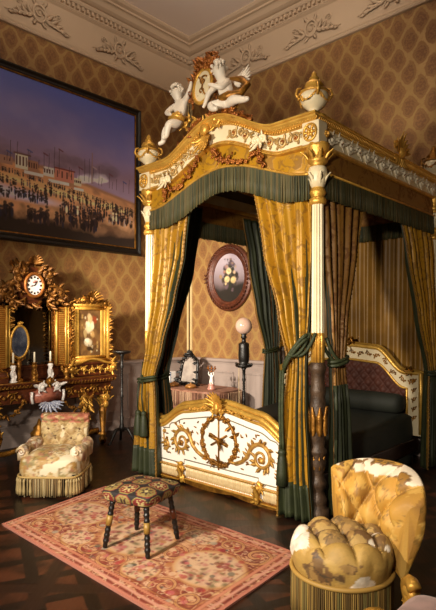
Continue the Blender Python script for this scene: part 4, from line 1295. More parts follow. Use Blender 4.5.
# legs
def taper_leg(y, x):
    m = MB()
    m.lathe([(.03,0),(.045,.02),(.05,.06),(.03,.085),(.045,.10),(.045,.125),(.028,.14),(.05,.40),(.055,.44),(.03,.455),(.05,.475),(.05,.495),(.04,.51),(.062,.60),(.07,.63)], (x,y,0), 32, 8, .16)
    o = build(m, 'leg', gold_old, con)
    m = MB()
    for k in range(6):
        a = 2*PI*k/6; d = Vector((math.cos(a), math.sin(a), 0)); m.leaf(Vector((x,y,.50))+d*.045, (d.x*.4,d.y*.4,1), d, .13, .06, .4)
    m.scroll((x+.06,y,.58), .05, 1.2, (0,1,0), (0,0,1), 0, 1, .018, .01, (1,0,0), 3); m.ell((x+.07,y,.50), (.03,.035,.045), 8, 6)
    build(m, 'capital', gold, o)
for y in (CYM+.87, CYM-.87): taper_leg(y, -5.66); taper_leg(y, -6.04)
def scroll_leg(y, sd):
    m = MB(); x = -5.62
    P = [Vector((x, y+sd*d, z)) for d, z in ((0,.64),(.07,.60),(.09,.52),(.04,.44),(-.02,.36),(-.05,.26),(-.02,.16),(.04,.08),(.09,.05),(.10,.02))]
    m.tube(P, [.05,.055,.05,.042,.036,.032,.03,.03,.035,.03], 10)
    o = build(m, 'leg', gold_old, con)
    m = MB()
    m.scroll((x+.03, y+sd*.05, .56), .07, 1.3, (0,sd,0), (0,0,1), 0, 1, .022, .012, (1,0,0), 6, None, 26, .08)
    m.scroll((x+.03, y, .28), .05, 1.2, (0,-sd,0), (0,0,1), 0, 1, .018, .01, (1,0,0), 5, None, 24, .06)
    for k in range(5): m.leaf(P[k]+Vector((.04,0,0)), (.2, sd*.3, -1), (1,0,0), .11, .07, .4)
    m.garland([(x+.04, y, .62),(x+.05, y+sd*.03, .5),(x+.03, y-sd*.02, .38)], (1,0,0), .025, .6, .4)
    build(m, 'leg_carving', gold, o)
scroll_leg(CYM+.53, 1); scroll_leg(CYM-.53, -1)
m = MB()
pts = [Vector((-5.66, CYM+.80*t, .13+.05*math.cos(PI*t*2))) for t in np.linspace(-1,1,30)]
m.tube(pts, .03, 8)
for sd in (-1, 1): m.cut(); m.tube([(-5.66, CYM+sd*.85, .12),(-6.04, CYM+sd*.85, .12)], .025, 8)
m.cut(); m.lathe([(.05,.16),(.09,.20),(.10,.26),(.06,.30),(.07,.32),(.03,.36),(.01,.42)], (-5.66, CYM, 0), 16)
build(m, 'stretcher', gold_old, con)

tri = thing('dressing_mirror', (-5.92, CYM, .86), 'gilded three-part mirror with clock crest and painted reflections in the wings on the console', 'mirror')
MXX = -5.85
m = MB()
for z, ov, h in ((.875,.01,.03),(.93,-.02,.09),(.99,-.005,.03),(1.015,.015,.025)):
    for sd in (-1, 1): m.box((-5.90, CYM+sd*.79, z), (.24+ov*2, .62+ov*2, h))
    m.box((-5.93, CYM, z), (.14+ov*2, 1.0, h))
pl = build(m, 'plinth', redwood, tri, bevel=.005)
m = MB()
for sd in (-1, 1):
    for k in range(5): m.cut(); m.scroll((-5.775, CYM+sd*(.55+.12*k), .935), .04, 1.2, (0,1,0), (0,0,1 if k % 2 else -1), PI, -1, .013, .008, (1,0,0), 4, None, 22, .045)
    for e in (.49, 1.09):
        m.cut()
        m.scroll((-5.76, CYM+sd*e, .95), .055, 1.3, (0,sd*(1 if e > .8 else -1),0), (0,0,1), PI*.5, -1, .022, .012, (1,0,0), 4); m.leaf((-5.76, CYM+sd*e, .98), (.2,0,1), (1,0,0), .13, .06, .4); m.leaf((-5.76, CYM+sd*e, .90), (.2,0,-1), (1,0,0), .08, .05, .3)
    m.cut(); m.tube([(-5.77, CYM+sd*(.50+.58*t), 1.035+.05*math.cos(PI*(t-.5)*2)*.6) for t in np.linspace(0,1,16)], .016, 8)
build(m, 'gilt_carving', gold, pl)
# wing panels: mirror reflections painted in as pale figures
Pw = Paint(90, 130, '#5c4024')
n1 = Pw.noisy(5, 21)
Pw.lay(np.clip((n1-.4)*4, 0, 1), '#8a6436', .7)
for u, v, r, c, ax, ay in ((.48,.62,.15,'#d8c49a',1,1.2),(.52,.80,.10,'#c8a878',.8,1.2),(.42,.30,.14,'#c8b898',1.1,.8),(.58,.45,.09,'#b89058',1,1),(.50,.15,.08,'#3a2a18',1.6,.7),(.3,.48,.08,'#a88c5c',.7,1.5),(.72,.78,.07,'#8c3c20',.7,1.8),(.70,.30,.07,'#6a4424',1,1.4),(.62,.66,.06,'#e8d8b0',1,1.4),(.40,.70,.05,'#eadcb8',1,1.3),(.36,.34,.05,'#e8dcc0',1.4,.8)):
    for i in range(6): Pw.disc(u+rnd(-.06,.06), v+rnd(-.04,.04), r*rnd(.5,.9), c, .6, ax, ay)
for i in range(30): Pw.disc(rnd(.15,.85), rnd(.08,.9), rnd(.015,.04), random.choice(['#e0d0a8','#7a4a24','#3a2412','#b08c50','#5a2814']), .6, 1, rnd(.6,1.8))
def wing_panel(sd):
    y0, y1, z0, z1 = CYM+sd*.79-.27, CYM+sd*.79+.27, 1.045, 1.755
    m = MB()
    for (w, o, r) in ((.0,.0,.03),(.045,-.005,.020)):
        for a, b in (((y0+w,z0+w),(y1-w,z0+w)),((y1-w,z0+w),(y1-w,z1-w)),((y1-w,z1-w),(y0+w,z1-w)),((y0+w,z1-w),(y0+w,z0+w))):
            m.tube([(MXX+.03+o, a[0], a[1]),(MXX+.03+o, b[0], b[1])], r, 10)
    fr = build(m, 'wing_frame', gold, tri)
    m = MB()
    for y in (y0+.085, y1-.085): m.cut(); m.box((MXX+.02, y, (z0+z1)/2), (.03, .05, z1-z0-.1))
    build(m, 'bright_fillet', gold_bright, fr, bevel=.01)
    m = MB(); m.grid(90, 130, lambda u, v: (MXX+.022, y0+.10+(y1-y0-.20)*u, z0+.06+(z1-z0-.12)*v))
    build(m, 'reflection_panel', paint_attr, fr, cols=Pw.cols())
    m = MB()
    for k in range(26):
        z = z0+(z1-z0)*k/25
        for y, s in ((y0, -1), (y1, 1)): m.leaf((MXX+.05, y, z), (.2, s*.8, rnd(-.4,1)), (1,0,0), rnd(.04,.07), .04, .4)
    for k in range(20):
        y = y0+(y1-y0)*k/19; m.leaf((MXX+.05, y, z1), (.2, rnd(-.5,.5), 1), (1,0,0), rnd(.05,.08), .045, .4)
    yc = (y0+y1)/2
    for k in range(9): a = PI*k/8; m.leaf((MXX+.06, yc, z1+.05), (.1, math.cos(a), .25+math.sin(a)), (1,0,0), .15, .07, .4)
    for s in (-1, 1):
        m.scroll((MXX+.05, yc+s*.10, z1+.05), .055, 1.3, (0,s,0), (0,0,1), PI, -1, .02, .01, (1,0,0), 5); m.scroll((MXX+.05, yc+s*.21, z1+.025), .04, 1.2, (0,s,0), (0,0,1), PI, -1, .016, .01, (1,0,0), 4)
    m.rose((MXX+.08, yc, z1+.07), (1,0,0), .05)
    build(m, 'wing_carving', gold_old, fr)
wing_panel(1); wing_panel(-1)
# centre glass, pilasters, crest, clock
m = MB(); m.box((MXX-.045, CYM, 1.33), (.012, .60, .86)); build(m, 'mirror_glass', dim_mirror, tri)
m = MB(); m.box((MXX-.075, CYM, 1.35), (.04, 1.02, .95)); build(m, 'backing', darkwood, tri)
pil = M('reeded_gilt', '#b8722c', .4, .6, .4, 20, 0, col2='#7a4416')
for sd in (-1, 1):
    m = MB()
    m.box((MXX+.0, CYM+sd*.375, 1.36), (.08, .13, .72)); o = build(m, 'pilaster', pil, tri, bevel=.01)
    m = MB()
    for d in (-.065, .06, .095): m.cut(); m.tube([(MXX+.035, CYM+sd*.375+d, 1.02),(MXX+.035, CYM+sd*.375+d, 1.72)], .016 if d < .09 else .011, 8)
    m.cut()
    for k in range(30): m.box((MXX+.043, CYM+sd*.375, 1.03+.023*k), (.012, .07, .008))
    build(m, 'gilt_rod', gold_bright, o)
    m = MB()
    for k in range(22):
        z = 1.0+.74*k/21
        m.leaf((MXX+.05, CYM+sd*.49, z), (.2, rnd(-.8,.8), 1), (1,0,0), .07, .05, .5)
    m.cut()
    for k in range(22):
        z = 1.0+.74*k/21; m.leaf((MXX+.03, CYM+sd*.275, z), (.2, -sd*.7, rnd(-.5,1)), (1,0,0), .06, .04, .5)
    m.cut(); m.garland([(MXX+.05, CYM+sd*.49, z) for z in (1.05,1.25,1.5,1.7)], (1,0,0), .022, .7, .3)
    m.cut(); m.leaf((MXX+.05, CYM+sd*.375, 1.0), (.3,0,-1), (1,0,0), .1, .08, .3)
    build(m, 'pilaster_carving', gold_old, o)
m = MB()
# crest: scrolled pediment
for sd in (-1, 1):
    m.tube([(MXX+.03, CYM+sd*a, z) for a, z in ((.46,1.74),(.40,1.78),(.36,1.86),(.30,1.95),(.22,2.0),(.16,2.10),(.08,2.20),(.0,2.24))], [.03,.04,.045,.045,.04,.04,.035,.03], 8)
    m.scroll((MXX+.05, CYM+sd*.34, 1.88), .085, 1.4, (0,sd,0), (0,0,1), PI*1.2, -1, .026, .014, (1,0,0), 7, None, 30, .09)
    m.scroll((MXX+.06, CYM+sd*.20, 2.10), .07, 1.4, (0,sd,0), (0,0,1), PI*1.2, -1, .024, .014, (1,0,0), 6, None, 30, .08)
    m.scroll((MXX+.05, CYM+sd*.26, 1.75), .06, 1.3, (0,-sd,0), (0,0,-1), PI, 1, .02, .01, (1,0,0), 5, None, 26, .07)
    m.garland([(MXX+.07, CYM+sd*a, z) for a, z in ((.15,1.86),(.20,1.96),(.17,2.08),(.08,2.16))], (1,0,0), .032, .6, .5)
    for k in range(10): m.leaf((MXX+.05, CYM+sd*rnd(.1,.42), rnd(1.72,1.90)), (.2, sd*rnd(-.2,1), rnd(-1,1)), (1,0,0), rnd(.06,.09), .07, .5)
    for k in range(10): m.leaf((MXX+.05, CYM+sd*rnd(.02,.26), rnd(2.05,2.22)), (.1, sd*rnd(.1,1), rnd(.1,1)), (1,0,0), rnd(.06,.10), .07, .5)
for k in range(9): a = PI*k/8; m.leaf((MXX+.06, CYM, 2.22), (.1, math.cos(a), .2+math.sin(a)), (1,0,0), .11, .08, .5)
for k in range(12): m.leaf((MXX+.05, CYM+rnd(-.25,.25), 1.76+rnd(-.03,.03)), (.2, rnd(-1,1), -.4), (1,0,0), .1, .06, .4)
crest = build(m, 'crest', dark_gilt, tri)
m = MB(); m.prism([(.20*math.cos(a)*(1+.2*math.sin(a)), .22*math.sin(a)) for a in np.linspace(0,2*PI,33)[:-1]], lambda a, b, d: (MXX+d, CYM+a, 1.96+b), -.03, .03)
build(m, 'crest_back', redwood, crest)
m = MB(); m.prism([(.105*math.cos(a), .125*math.sin(a)) for a in np.linspace(0,2*PI,33)[:-1]], lambda a, b, d: (MXX+.05+d, CYM+a, 1.965+b), 0, .03)
ck = build(m, 'clock_dial', porcelain, crest)
m = MB(); m.tube([(MXX+.08, CYM+.113*math.cos(a), 1.965+.133*math.sin(a)) for a in np.linspace(0,2*PI,33)[:-1]], .02, 8, True)
build(m, 'clock_rim', rust_gold, ck)
m = MB()
for k in range(12):
    a = PI/2-2*PI*k/12; m.cut(); m.box((MXX+.082, CYM+.078*math.cos(a), 1.965+.094*math.sin(a)), (.006, .018, .022))
build(m, 'clock_numeral', blackwood, ck)
m = MB(); m.tube([(MXX+.087, CYM, 1.965),(MXX+.087, CYM+.03, 2.02)], .005, 5); m.cut(); m.tube([(MXX+.087, CYM, 1.965),(MXX+.087, CYM-.055, 1.95)], .004, 5)
build(m, 'clock_hand', blackwood, ck)
m = MB()
m.garland([(MXX+.085, CYM-.02, 1.965+.03),(MXX+.085, CYM+.03, 1.965+.05)], (1,0,0), .012, .8); build(m, 'dial_flower', M('dial_red', '#b0685c', .4), ck)

# things standing on the console
TZ = .858
om = thing('vanity_mirror', (-5.68, 2.80, TZ), 'small arched silver mirror in a gilt frame standing on the console', 'mirror')
cyo, cz = 2.80, 1.29
m = MB(); ov_ = [(.105*math.cos(a), .20*math.sin(a) if math.sin(a) > 0 else .16*math.sin(a)) for a in np.linspace(0,2*PI,41)[:-1]]
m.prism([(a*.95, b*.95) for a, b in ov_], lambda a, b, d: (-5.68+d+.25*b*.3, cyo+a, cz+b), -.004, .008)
build(m, 'glass', M('blue_reflection_glass', '#aab2c8', .12, .8, .8, 9, 0, col2='#4c5474'), om)  # bluish window reflection put into the glass colour
m = MB(); m.tube([(-5.675+.075*b, cyo+a, cz+b) for a, b in ov_], .014, 8, True); m.ell((-5.665, cyo, cz+.225), .02, 8, 6)
for k in range(5): m.leaf((-5.665, cyo, cz+.205), (0, (k-2)*.5, 1), (1,0,0), .05, .03, .3)
build(m, 'frame', gold, om)
m = MB(); m.lathe([(.05,.858),(.05,.875),(.04,.885),(.02,.91),(.018,1.0),(.03,1.05),(.015,1.12)], (-5.69, cyo, 0), 16); m.tube([(-5.69,cyo-.08,1.14),(-5.69,cyo,1.07),(-5.69,cyo+.08,1.14)], .01, 6)
build(m, 'stand', gold_old, om)
def candlestick(y, x, lab, mat, h=.20):
    t = thing('candlestick', (x, y, TZ), lab, 'candlestick', 'candlesticks on the console')
    m = MB(); m.lathe([(.042,.858),(.044,.875),(.03,.89),(.024,.91),(.034,.95),(.030,.98),(.020,1.0),(.026,1.02),(.034,1.04),(.020,1.055)], (x,y,0), 16)
    m.ell((x+.02,y-.012,.955), (.018,.018,.03), 8, 6); m.ell((x+.022,y-.01,.998), .016, 8, 6); m.tube([(x+.02,y-.02,.97),(x+.035,y-.01,.99),(x+.02,y+.015,1.03)], .008, 6); m.tube([(x+.01,y+.02,.96),(x+.03,y+.02,.93),(x+.03,y+.01,.89)], .010, 6)
    build(m, 'figure_stem', mat, t)
    m = MB(); m.lathe([(.014,1.05),(.026,1.065),(.028,1.075),(.014,1.078)], (x,y,0), 14); build(m, 'drip_pan', gold_old, t)
    m = MB(); m.lathe([(.011,1.07),(.010,1.07+h),(.004,1.075+h)], (x,y,0), 12); build(m, 'candle', wax, t)
candlestick(2.70, -5.62, 'white figured candlestick with candle in front of the small arched mirror', porcelain, .12)
candlestick(2.95, -5.62, 'dark bronze candlestick between the two white figured candlesticks', gold_old, .12)
candlestick(3.16, -5.64, 'white figured candlestick with candle farthest from the small arched mirror', porcelain, .12)
bxm = thing('jewel_casket', (-5.64, 2.50, TZ), 'dark red domed jewel casket with gilt mounts on the console', 'box')
m = MB(); m.box((-5.64, 2.50, .895), (.16, .24, .07)); 
m.grid(14, 8, lambda u, v: (-5.64-.08*math.cos(PI*v), 2.38+.24*u, .93+.06*math.sin(PI*v)))
build(m, 'body', redwood, bxm, bevel=.004)
m = MB()
for y in (2.385, 2.50, 2.615): m.cut(); m.tube([(-5.64-.084*math.cos(PI*v), y, .93+.064*math.sin(PI*v)) for v in np.linspace(0,1,10)], .007, 6)
m.cut(); m.tube([(-5.557,2.38,.93),(-5.557,2.62,.93)], .006, 6); m.rose((-5.555,2.50,.92), (1,0,0), .02); build(m, 'gilt_mount', gold_old, bxm)
vs_ = thing('gilt_vase', (-5.62, 3.36, TZ), 'small gilt vase of leaves on the console below a painted mirror wing', 'vase')
m = MB(); m.lathe([(.03,.858),(.034,.87),(.015,.885),(.035,.92),(.04,.95),(.028,.975),(.034,.985)], (-5.62,3.36,0), 14); build(m, 'body', gold_old, vs_)
m = MB()
for k in range(12): m.leaf((-5.62,3.36,.98), (math.cos(k*1.3)*.6, math.sin(k*1.3)*.6, 1), (1,0,0), .06, .03, .3)
build(m, 'leaf_spray', gold_old, vs_)

# ================================================================== TORCHERES AND LAMP
def torchere(x, y, h, lab, grp=None):
    t = thing('candle_stand', (x, y, 0), lab, 'stand', grp)
    m = MB(); m.lathe([(.03,.16),(.035,.22),(.022,.26),(.028,.34),(.018,.36),(.016,h*.5),(.026,h*.5+.02),(.016,h*.5+.04),(.015,h-.22),(.026,h-.19),(.018,h-.16),(.022,h-.06),(.04,h-.03)], (x,y,0), 14)
    for k in range(12): m.ell((x,y,.36+(h-.6)*k/11), (.022,.022,.012), 8, 4)
    build(m, 'column', blackwood, t)
    m = MB(); m.lathe([(.03,h-.035),(.10,h-.02),(.115,h-.005),(.115,h+.01),(.10,h+.012),(.09,h)], (x,y,0), 24); build(m, 'top_plate', blackwood, t)
    for k in range(3):
        a = 2*PI*k/3+.5; d = Vector((math.cos(a), math.sin(a), 0)); b = Vector((x,y,0))
        m = MB(); m.tube([b+d*.02+Vector((0,0,.20)), b+d*.09+Vector((0,0,.19)), b+d*.14+Vector((0,0,.10)), b+d*.17+Vector((0,0,.035)), b+d*.20+Vector((0,0,.017))], [.02,.02,.017,.016,.017], 8); build(m, 'leg', blackwood, t)
    return t
torchere(-5.42, 4.02, 1.165, 'tall thin black candle stand standing free between console and bed')
lt = torchere(-4.51, 5.32, .965, 'slender black stand by the wainscot carrying the globe lamp')
lamp = thing('globe_lamp', (-4.51, 5.32, .975), 'oil lamp with round pinkish globe on a black stand', 'lamp')
m = MB(); m.lathe([(.085,.98),(.09,.99),(.06,1.0),(.07,1.02),(.075,1.10),(.07,1.20),(.072,1.25),(.058,1.265),(.03,1.275),(.026,1.32),(.04,1.33),(.04,1.345),(.03,1.36),(.045,1.385)], (-4.51,5.32,0), 18); build(m, 'lamp_body', blackwood, lamp)
m = MB(); m.tube([(-4.51+.12*math.cos(a), 5.32+.03*math.sin(a), .985) for a in np.linspace(0,2*PI,17)[:-1]], .008, 6, True)
for s in (-1,1): m.ell((-4.51+s*.13,5.32,.985), .018, 8, 6)
build(m, 'bracket', blackwood, lamp)
m = MB(); m.ell((-4.51,5.32,1.487), .112, 24, 16); build(m, 'globe', M('pink_glass_globe', '#d0ac98', .12, 0, .3, 4, 0, col2='#bc9884'), lamp)
m = MB(); m.tube([(-4.60,5.325,.985),(-4.605,5.33,.70),(-4.60,5.33,.35),(-4.58,5.33,.02)], .005, 6); build(m, 'cable', M('pale_cord', '#b8a078', .6), lamp)

# ================================================================== CLOTHED TABLE WITH MIRROR
TX, TY, TH = -5.50, 5.44, .585
tab = thing('side_table', (TX, TY, 0), 'small table hidden under a fringed brown cloth behind the bed', 'table')
def sup(a, rx, ry, e=.6):
    c, s = math.cos(a), math.sin(a)
    return rx*math.copysign(abs(c)**e, c), ry*math.copysign(abs(s)**e, s)
m = MB(); m.prism([sup(a, .64, .36) for a in np.linspace(0,2*PI,49)[:-1]], lambda a, b, d: (TX+a, TY+b, d), TH-.03, TH-.006); build(m, 'tabletop', darkwood, tab)
for sx in (-1,1):
    for sy in (-1,1):
        m = MB(); m.lathe([(.02,0),(.025,.3),(.03,TH-.03)], (TX+sx*.45, TY+sy*.22, 0), 12); build(m, 'leg', darkwood, tab)
m = MB()
m.prism([sup(a, .65, .37) for a in np.linspace(0,2*PI,97)[:-1]], lambda a, b, d: (TX+a, TY+b, d), TH-.004, TH+.002)
m.grid(240, 8, lambda u, v: (lambda p, w: (TX+p[0]*w, TY+p[1]*w, TH-.5*v))(sup(2*PI*u, .655, .375), 1+.05*v*(.5+.5*math.sin(2*PI*u*30))), cu=True)
clth = build(m, 'table_cloth', M('brown_brocade', '#9c6e58', .6, 0, .6, 10, .1, 60, col2='#6a4230'), org=(TX, TY, TH)); tag(clth, 'brown brocade cloth with long fringe draped over the table behind the bed', 'tablecloth')
m = MB(); pts = [(lambda p: (TX+p[0]*1.045, TY+p[1]*1.045, TH-.015))(sup(a, .655, .375)) for a in np.linspace(0,2*PI,80)]
m.fringe(pts, .20, .018, .007, .02, [lin('#b08a6c'), lin('#7c5440'), lin('#c8a484'), lin('#946850')]); build(m, 'fringe', fringe_attr, clth)
TT = TH+.003
tm = thing('table_mirror', (-5.76, 5.50, TT), 'table mirror with pointed carved black frame on the brown cloth', 'mirror')
X0, Y0_ = -5.76, 5.50
def mo(s):
    half = [(0,.50),(.05,.455),(.10,.42),(.165,.385),(.185,.33),(.195,.2),(.205,.08),(.215,.03),(.19,.0)]
    return [(a*s, b) for a, b in half]+[(-a*s, b) for a, b in reversed(half[1:])]
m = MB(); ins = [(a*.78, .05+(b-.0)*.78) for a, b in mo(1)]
m.prism(ins, lambda a, b, d: (X0+a, Y0_+d+.15*b, TT+b), -.004, .006); build(m, 'glass', M('pale_reflection_glass', '#b4a89c', .3, .1, .7, 8, 0, col2='#8a7a74'), tm)  # pale reflection put into the glass colour, hardly mirroring
m = MB()
out = mo(1); m.tube([(X0+a*.9, Y0_-.012+.15*b, TT+.031+b*.92) for a, b in out], .026, 8, True, .8)
for a, b in out:
    for k in range(2): m.leaf((X0+a*.92+rnd(-.02,.02), Y0_-.03+.15*b, TT+.02+b*.93), (rnd(-1,1), -.2, rnd(-.3,1)), (0,-1,0), .07, .045, .4)
for k in range(7): a = PI*k/6; m.leaf((X0, Y0_+.05, TT+.46), (math.cos(a), 0, .3+math.sin(a)), (0,-1,0), .09, .045, .3)
m.ell((X0, Y0_-.04, TT+.035), (.09,.03,.03), 10, 6); m.box((X0, Y0_+.04, TT+.011), (.34, .08, .022))
build(m, 'frame', blackwood, tm)
m = MB()
for a, b in ins[::1]: m.cut(); m.ell((X0+a*1.04, Y0_-.03+.15*b, TT+b*1.02), .010, 6, 4)
build(m, 'bead', M('pale_bead', '#a89c94', .3, .4), tm)
cf = thing('figurine_candelabrum', (-5.14, 5.36, TT), 'white figurine on a pink base holding a small candelabrum', 'figurine')
cx, cy2 = -5.14, 5.36
m = MB(); m.lathe([(.055,TT),(.06,TT+.02),(.045,TT+.04),(.04,TT+.07),(.05,TT+.08)], (cx,cy2,0), 16); build(m, 'base', M('pink_porcelain', '#c88c7c', .3, 0, .3, 20), cf)
J = {'pelvis': ((cx,cy2,TT+.145),.026), 'chest': ((cx+.004,cy2,TT+.185),.024), 'neck': ((cx,cy2,TT+.208),.011), 'head': ((cx,cy2-.004,TT+.228),.017), 'headt': ((cx,cy2-.004,TT+.242),.015),
     'sl': ((cx-.025,cy2,TT+.195),.010), 'el': ((cx-.05,cy2-.01,TT+.215),.009), 'hl': ((cx-.045,cy2-.01,TT+.255),.008), 'sr': ((cx+.028,cy2,TT+.195),.010), 'er': ((cx+.052,cy2-.01,TT+.215),.009), 'hr': ((cx+.045,cy2-.01,TT+.255),.008),
     'kl': ((cx-.018,cy2-.015,TT+.11),.017), 'fl': ((cx-.02,cy2,TT+.078),.012), 'kr': ((cx+.018,cy2-.005,TT+.11),.017), 'fr': ((cx+.02,cy2+.005,TT+.078),.012)}
figure('figure', J, [('pelvis','chest'),('chest','neck'),('neck','head'),('head','headt'),('chest','sl'),('sl','el'),('el','hl'),('chest','sr'),('sr','er'),('er','hr'),('pelvis','kl'),('kl','fl'),('pelvis','kr'),('kr','fr')], porcelain, cf)
m = MB()
for d in (-.065, 0, .065):
    m.tube([(cx, cy2, TT+.25),(cx+d*.6, cy2, TT+.262),(cx+d, cy2, TT+.29)], .006, 6); m.lathe([(.008,TT+.285),(.02,TT+.297),(.022,TT+.305),(.01,TT+.31),(.010,TT+.335)], (cx+d,cy2,0), 10)
build(m, 'candle_branch', rust_gold, cf)
for nm, x, lb in (('a', -5.86, 'small brown domed trinket box between the pale upright box and black-framed mirror'), ('b', -5.50, 'small brown domed trinket box between the black-framed mirror and white figurine')):
    t = thing('trinket_box', (x, 5.30, TT), lb, 'box', 'trinket boxes on the cloth')
    m = MB(); m.lathe([(.075,TT),(.085,TT+.012),(.085,TT+.022)], (x,5.30,0), 20); build(m, 'base', gold_old, t)
    m = MB(); m.lathe([(.085,TT+.022),(.07,TT+.045),(.035,TT+.06),(.008,TT+.064),(.010,TT+.074),(.003,TT+.08)], (x,5.30,0), 20); build(m, 'lid', M('amber_lid', '#a8743c', .35, .2, .5, 14, col2='#7a4a20'), t)
bk = thing('porcelain_box', (-6.08, 5.45, TT), 'upright pale box with dark blue edges on the brown cloth', 'box')
m = MB(); m.box((-6.08,5.45,TT+.10), (.085,.10,.20)); build(m, 'body', porcelain, bk, bevel=.006)
m = MB()
for s in (-1,1): m.cut(); m.box((-6.08+s*.036,5.398,TT+.10), (.012,.01,.19))
build(m, 'blue_edge', M('ink_blue', '#4c5a70', .4), bk)

# ================================================================== UPHOLSTERY
def fbm(p, sc, seed=0.): return noise.fractal(Vector((p[0]*sc+seed, p[1]*sc, p[2]*sc)), 1., 2., 3)
def chintz_cols(mb, base, alt, spots, hole, hole_t=.25, seed=0., sc=6, wire='#3a3428'):
    out = []
    b, a2, h, w = (np.array(lin(c)) for c in (base, alt, hole, wire))
    sp = [np.array(lin(c)) for c in spots]
    for p in mb.V:
        k = max(0, min(1, .5+1.3*fbm(p, sc, seed))); c = b*(1-k)+a2*k
        for i, s in enumerate(sp):
            q = fbm(p, sc*2.2, seed+11.3*(i+1))
            if q > .22: c = c*.35+s*.65
        q = abs(fbm(p, sc*1.5, seed+77))
        if q < .030: c = c*.35+w*.65
        q = fbm(p, sc*.85, seed+31)
        if q > hole_t: c = h
        out.append(c)
    return np.array(out)
# --- little armchair before the console
AC = Vector((-4.39, 2.52, 0)); ra = math.radians(41)
arm = thing('tufted_armchair', tuple(AC), 'small cream buttoned armchair with tasselled fringe in front of the gilt console', 'armchair')
T = Matrix.Translation(AC) @ Matrix.Rotation(ra, 4, 'Z')
def sq(a, e): return math.copysign(abs(a)**e, a)
def sxy(a, n):
    c, s = math.cos(a), math.sin(a); r = (abs(c)**n+abs(s)**n)**(-1/n)
    return c*r, s*r
def seat_pt(u, v):
    a = 2*PI*u; ex, ey = sxy(a, 4.5)
    if v < .35: q = v/.35; r = 1+.03*math.sin(PI*q); z = .17+.15*q
    else:
        q = (v-.35)/.65; r = (1-q)**.8 if q < 1 else 0; z = .32+.065*math.sin(min(1, q*1.4)*PI/2)
    x, y = .265*ex*r, .255*ey*r
    pf = .012*abs(math.sin(x*PI/.13)) if v < .5 else .008*math.sin(x*30)*math.sin(y*24)
    return (x*(1+pf*.6), y*(1+pf)-.02, z+pf*.3)
m = MB(); m.T = T; m.grid(120, 50, seat_pt, cu=True)
st = build(m, 'seat', chintz, arm, cols=chintz_cols(m, '#bfa67a', '#a0804e', ['#8c5244','#767448','#d0c4a4','#9c7838'], '#d0c4a8', .36, 3., 7))
def back_pt(u, v):
    """closed loop section: u around thickness+width, v up"""
    a = 2*PI*u; z = .30+.345*v
    w = .215+.02*v; ax_, ay_ = sxy(a, 5); x = w*ax_; yy = .055*ay_*(1-.25*ax_**2)
    top = 1-max(0, (v-.9)/.1)**3*.35
    y = .215+.07*v+yy*top
    if math.sin(a) < 0: y -= min(1, 2*abs(ay_))*.034*(tuft(x, z, .15, .17)-.3)*(1 if v < .8 else 1.2)
    if v > .82: y -= .03*math.sin((v-.82)/.18*PI)
    return (x*(1 if v < .95 else 1-.03*(v-.95)/.05), y, z)
m = MB(); m.T = T; m.grid(140, 60, back_pt, cu=True); m.add([back_pt(i/140, 1) for i in range(140)], [tuple(range(140))])
ccol = chintz_cols(m, '#bca678', '#a88c5c', ['#98784a','#86683c'], '#c8b894', .6, 9., 8)
for i, p in enumerate(m.V):
    lz = p[2]
    if lz > .565 and fbm(p, 14, 4.) > -.12: ccol[i] = ccol[i]*.35+np.array(lin('#a84c48'))*.65
bk_ = build(m, 'backrest', chintz, arm, cols=ccol)
m = MB(); m.T = T
for i in range(-2, 3):
    for j in range(4):
        x = .15*i/1.+(.075 if j % 2 else 0); z = .34+.085*j
        if abs(x) < .20 and z < .60: m.cut(); m.ell((x, .157+.07*(z-.3)/.345, z), .010, 8, 5)
build(m, 'button', M('brown_button', '#6a4a2c', .6), bk_)
for sd in (-1, 1):
    m = MB(); m.T = T
    def arm_pt(u, v):
        a = 2*PI*u; t = v; y = .20-.40*t
        cx_ = sd*(.235+.03*math.sin(PI*t)); rz = .046+.010*math.sin(t*9); zc = .395-.02*t
        f = 1 if .03 < t < .97 else .4
        x = cx_+rz*math.cos(a)*f; z = zc+rz*math.sin(a)*f
        if math.sin(a) < -.5: z = .30 if t < 1 else z
        return (x, y, z)
    m.grid(24, 30, arm_pt, cu=True)
    for t in (0, 1): m.add([arm_pt(i/24, t) for i in range(24)], [tuple(range(24))])
    m.scroll((sd*.245, -.205, .38), .042, 1.4, (sd,0,0), (0,0,1), 0, 1, .012, .008, (0,-1,0))
    build(m, 'armrest', chintz, arm, cols=chintz_cols(m, '#cbb48c', '#b0906a', ['#8c4c48','#7a6c4c','#e0d8c4'], '#e0d4bc', .35, 15.+sd, 9))
m = MB(); m.T = T
sq_ring = lambda s, z: [(s*.265*sq(math.cos(a), .35), s*.255*sq(math.sin(a), .35)-.02, z) for a in np.linspace(0, 2*PI, 61)]
fc = [lin(c) for c in ('#b09868','#8a7048','#c8b488','#6a5636')]
m.fringe(sq_ring(1.03, .175), .16, .012, .006, .012, fc)
for (x, y, z) in sq_ring(1.06, .165)[::2]:
    m.lathe([(.006,.0),(.014,-.02),(.010,-.03),(.016,-.10),(.015,-.135)], (x,y,z), 10, 5, .2)
for q in range(len(m.V)):
    if q not in m.C: m.C[q] = lin('#a08a5c')
build(m, 'fringe', fringe_attr, arm)
m = MB(); m.T = T; m.tube(sq_ring(1.035, .178)[:-1], .010, 8, True); build(m, 'braid', M('straw_braid', '#a88c54', .6), arm)
for sx in (-1,1):
    for sy in (-1,1):
        m = MB(); m.T = T; m.lathe([(.018,0),(.022,.06),(.028,.19)], (sx*.20, sy*.19-.02, 0), 12); build(m, 'leg', darkwood, arm)
m = MB(); m.T = T; m.box((0,-.02,.18), (.48,.46,.03)); build(m, 'seat_frame', darkwood, arm)

